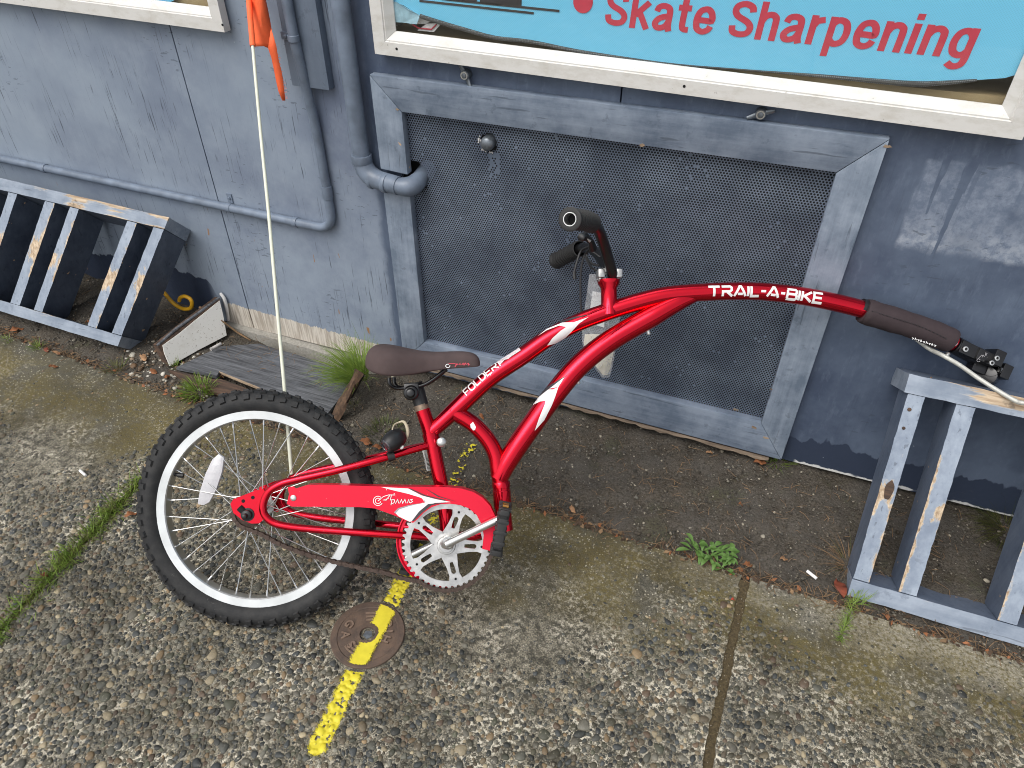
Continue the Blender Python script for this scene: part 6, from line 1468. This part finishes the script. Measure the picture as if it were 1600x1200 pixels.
for a in ((1312, 920, .050, 1.9, 'curled red brown leaf at the left foot of the right rack', red_leaf), (1187, 724, .034, .3, 'orange brown leaf under the right corner of the vent frame'), (125, 517, .036, .4, 'large crumpled brown leaf on the soil below the left rack'), (26, 516, .042, .9, 'long brown leaf on the soil left of the small red leaf fragment'),
          (73, 548, .020, -.4, 'small red leaf fragment by the sparse tuft below the left rack', red_leaf), (89, 553, .024, .2, 'small tan leaf right of the red leaf fragment', tan_leaf), (84, 574, .024, .6, 'small orange leaf on the concrete below the left rack'), (140, 505, .026, .5, 'brown leaf standing behind the bottom rail of the left rack', None),
          (383, 512, .030, .4, 'orange leaf lodged at the corner of the footing'), (572, 692, .034, .2, 'brown leaf on the soil right of the tyre top'), (590, 700, .028, .4, 'brown leaf under the bike light', None), (752, 652, .020, -.5, 'small orange leaf behind the curved frame tube'),
          (1006, 633, .018, .1, 'small orange leaf at the foot of the vent frame middle'), (1108, 709, .018, .3, 'tan leaf fragment on the soil left of the vent corner', tan_leaf), (894, 798, .022, -.5, 'tan crumpled leaf at the sidewalk edge right of the pedal', tan_leaf), (1224, 875, .020, .5, 'tan leaf on the soil left of the cigarette butt', tan_leaf),
          (1168, 884, .024, .4, 'brown leaf scrap at the top of the right joint'), (1145, 938, .010, .5, 'tiny bright red leaf scrap on the concrete left of the right joint', simple('scarlet_scrap', (.50, .06, .03), .6)), (345, 590, .018, .3, 'small brown leaf on the lower plywood sheet'), (338, 612, .016, 1.2, 'small brown leaf at the right of the bright tuft'),
          (205, 806, .026, .9, 'brown leaf caught in the joint grass left of the tyre'), (70, 900, .015, .3, 'small red brown leaf lying in the lower joint grass', red_leaf), (1157, 790, .012, .2, 'tiny orange scrap on the open soil', None), (690, 780, .014, .5, 'tan scrap by the concrete edge behind the chain guard', tan_leaf),
          (240, 582, .026, .1, 'brown leaf among the litter under the white offcut'), (262, 590, .020, 1.4, 'orange leaf among the litter beside the bright tuft'), (225, 560, .030, -.5, 'tan strip of leaf under the corner of the left rack', tan_leaf)):
    dead_leaf(*a)
def stick(name, label, cat, px0, py0, px1, py1, r, m, z=.006):
    a, b = G(px0, py0, z), G(px1, py1, z); mb = MB(); mb.tube([Vector((0, 0, 0)), (b-a)*.5, b-a], r, 10); o = mb.build(name, m, loc=a); tag(o, label, cat, 'stubs dropped on the ground')
stick('cigarette_butt', 'white cigarette butt on the soil left of the right rack', 'litter', 1261, 892, 1276, 904, .0036, MT['litter'], -.002)
stick('cigarette_butt', 'short white butt on the concrete left of the tyre', 'litter', 125, 735, 134, 743, .0034, MT['litter'], .006)
stick('cigarette_butt', 'grimy grey stub at the foot of the white offcut', 'litter', 329, 546, 345, 537, .0050, simple('grimy_white', (.42, .40, .38), .8, vary=.3), .014)
# feather
ff = G(661, 690, -.002); fe = empty('feather', ff); tag(fe, 'small grey feather on the soil behind the seat tube', 'feather')
mb = MB(); q = [G(*p, .0)-ff for p in ((660, 703), (664, 718), (668, 738))]
q = [G(x, y, 0)-ff for x, y in ((661, 704), (665, 718), (668, 736))]; mb.tube(catmull(q, 5), .0007, 5); cq = catmull(q, 10)
for p in cq: 
    for sg in (-1, 1): blade(mb, p+Z3*.001, (sg*.9, .5, .15), random.uniform(.007, .012), .0012, .1, 2)
mb.build('vane', simple('feather_grey', (.50, .49, .47), .8), fe, ang=180, fix=False)

# crumbled leaves along the cement edge
mb = MB()
for k in range(1500):
    x = random.uniform(-2.3, .95); e = edge_y(x); y = e+abs(random.gauss(0, .020))-.010
    if random.random() > .25+.75*(.5+.5*math.sin(x*11+.7)*math.sin(x*5)) and x < .3: continue
    z = (soil_z(x, y) if y > e else 0)+random.uniform(.002, .008); a = random.uniform(0, 6.28); L = random.uniform(.003, .009); d = Vector((math.cos(a), math.sin(a), random.uniform(-.5, .5)))*L; q = Vector((-math.sin(a), math.cos(a), random.uniform(-.5, .5)))*L*random.uniform(.3, .8); c = Vector((x, y, max(z, .001 if y < e else -.01))); mb.cm = random.choice((0, 0, 0, 0, 1, 2))
    mb.add([c-d, c-q*.8, c+d, c+q], [(0, 1, 2, 3)])
o = mb.build('leaf_litter', [simple('dark_leaf_crumbs', (.060, .036, .020), .8, vary=.4), MT['dead'], MT['straw']], ang=180, fix=False); tag(o, 'crumbled dead leaves along the soil edge of the sidewalk', 'litter', kind='stuff')
# loose grit and dry straw on the soil and the cement edge
def scatter_grit(n, fn, name, sizes, m, cols):
    V, F, Cc = [], [], []; b = 0; k = 0
    while k < n:
        q = fn()
        if q is None: continue
        x, y, z = q; a = random.uniform(*sizes)*(1 if random.random() < .93 else 1.9); dv, df = DOMES[k % 24]; Pp = dv*np.array([a, a*random.uniform(.6, 1), a*random.uniform(.45, .8)]); th = random.uniform(0, 6.28); c, s = math.cos(th), math.sin(th)
        V.append(np.stack([x+Pp[:, 0]*c-Pp[:, 1]*s, y+Pp[:, 0]*s+Pp[:, 1]*c, z+Pp[:, 2]], 1)); F += [tuple(b+i for i in f) for f in df]; b += len(dv); Cc.append(np.tile([*np.array(random.choice(cols))*random.uniform(.7, 1.3), 1], (len(dv), 1))); k += 1
    mb = MB(); mb.v = np.concatenate(V).tolist(); mb.f = F; mb.mi = [0]*len(F); mb.attr['stone'] = ('POINT', 'FLOAT_COLOR', np.concatenate(Cc)); return mb.build(name, m, ang=180, fix=False)
def on_soil():
    x = random.uniform(-2.6, 1.0); e = edge_y(x); y = random.uniform(e-.005, 1.465); return x, y, soil_z(x, y)+random.uniform(-.001, .002)
GC = [(.05, .045, .038), (.07, .065, .058), (.10, .095, .085), (.04, .034, .028), (.14, .125, .10), (.06, .048, .035)]
o = scatter_grit(9000, on_soil, 'grit', (.0013, .0034), MT['peb'], GC*3+[(.34, .31, .26), (.24, .22, .19)]); tag(o, 'loose dark grit lying on the soil strip', 'grit', kind='stuff')
def by_offcut():
    p = G(random.uniform(195, 330), random.uniform(545, 625)); 
    if p.y < edge_y(p.x)-.01: return None
    return p.x, p.y, soil_z(p.x, p.y)+.002
o = scatter_grit(260, by_offcut, 'shell_litter', (.0025, .0062), MT['peb'], [(.42, .40, .36), (.20, .15, .11), (.12, .10, .08), (.55, .53, .50), (.16, .10, .06)]); tag(o, 'pale bits of shell and gravel under the white offcut', 'litter', kind='stuff')
mb = MB()
for k in range(2600):
    x = random.uniform(-2.4, .95); e = edge_y(x); nearedge = random.random() < .70; y = e+abs(random.gauss(0, .014))-.006 if nearedge else random.uniform(e, 1.45)
    if nearedge and random.random() > .35+.65*(.5+.5*math.sin(x*19)*math.sin(x*7+2)): continue
    z = soil_z(x, y)+.004; a = random.uniform(0, 6.28); L = random.uniform(.010, .034); w_ = random.uniform(.0004, .0008); d = Vector((math.cos(a), math.sin(a), random.uniform(-.1, .25))); p = Vector((x, y, max(z, -.004)))
    mb.tube([p, p+d*L*.5+Vector((random.uniform(-.004, .004), random.uniform(-.004, .004), .002)), p+d*L], w_, 4, cap=False)
o = mb.build('dry_straw', MT['straw'], ang=180, fix=False); tag(o, 'dry straw and rootlets along the sidewalk edge', 'straw', kind='stuff')
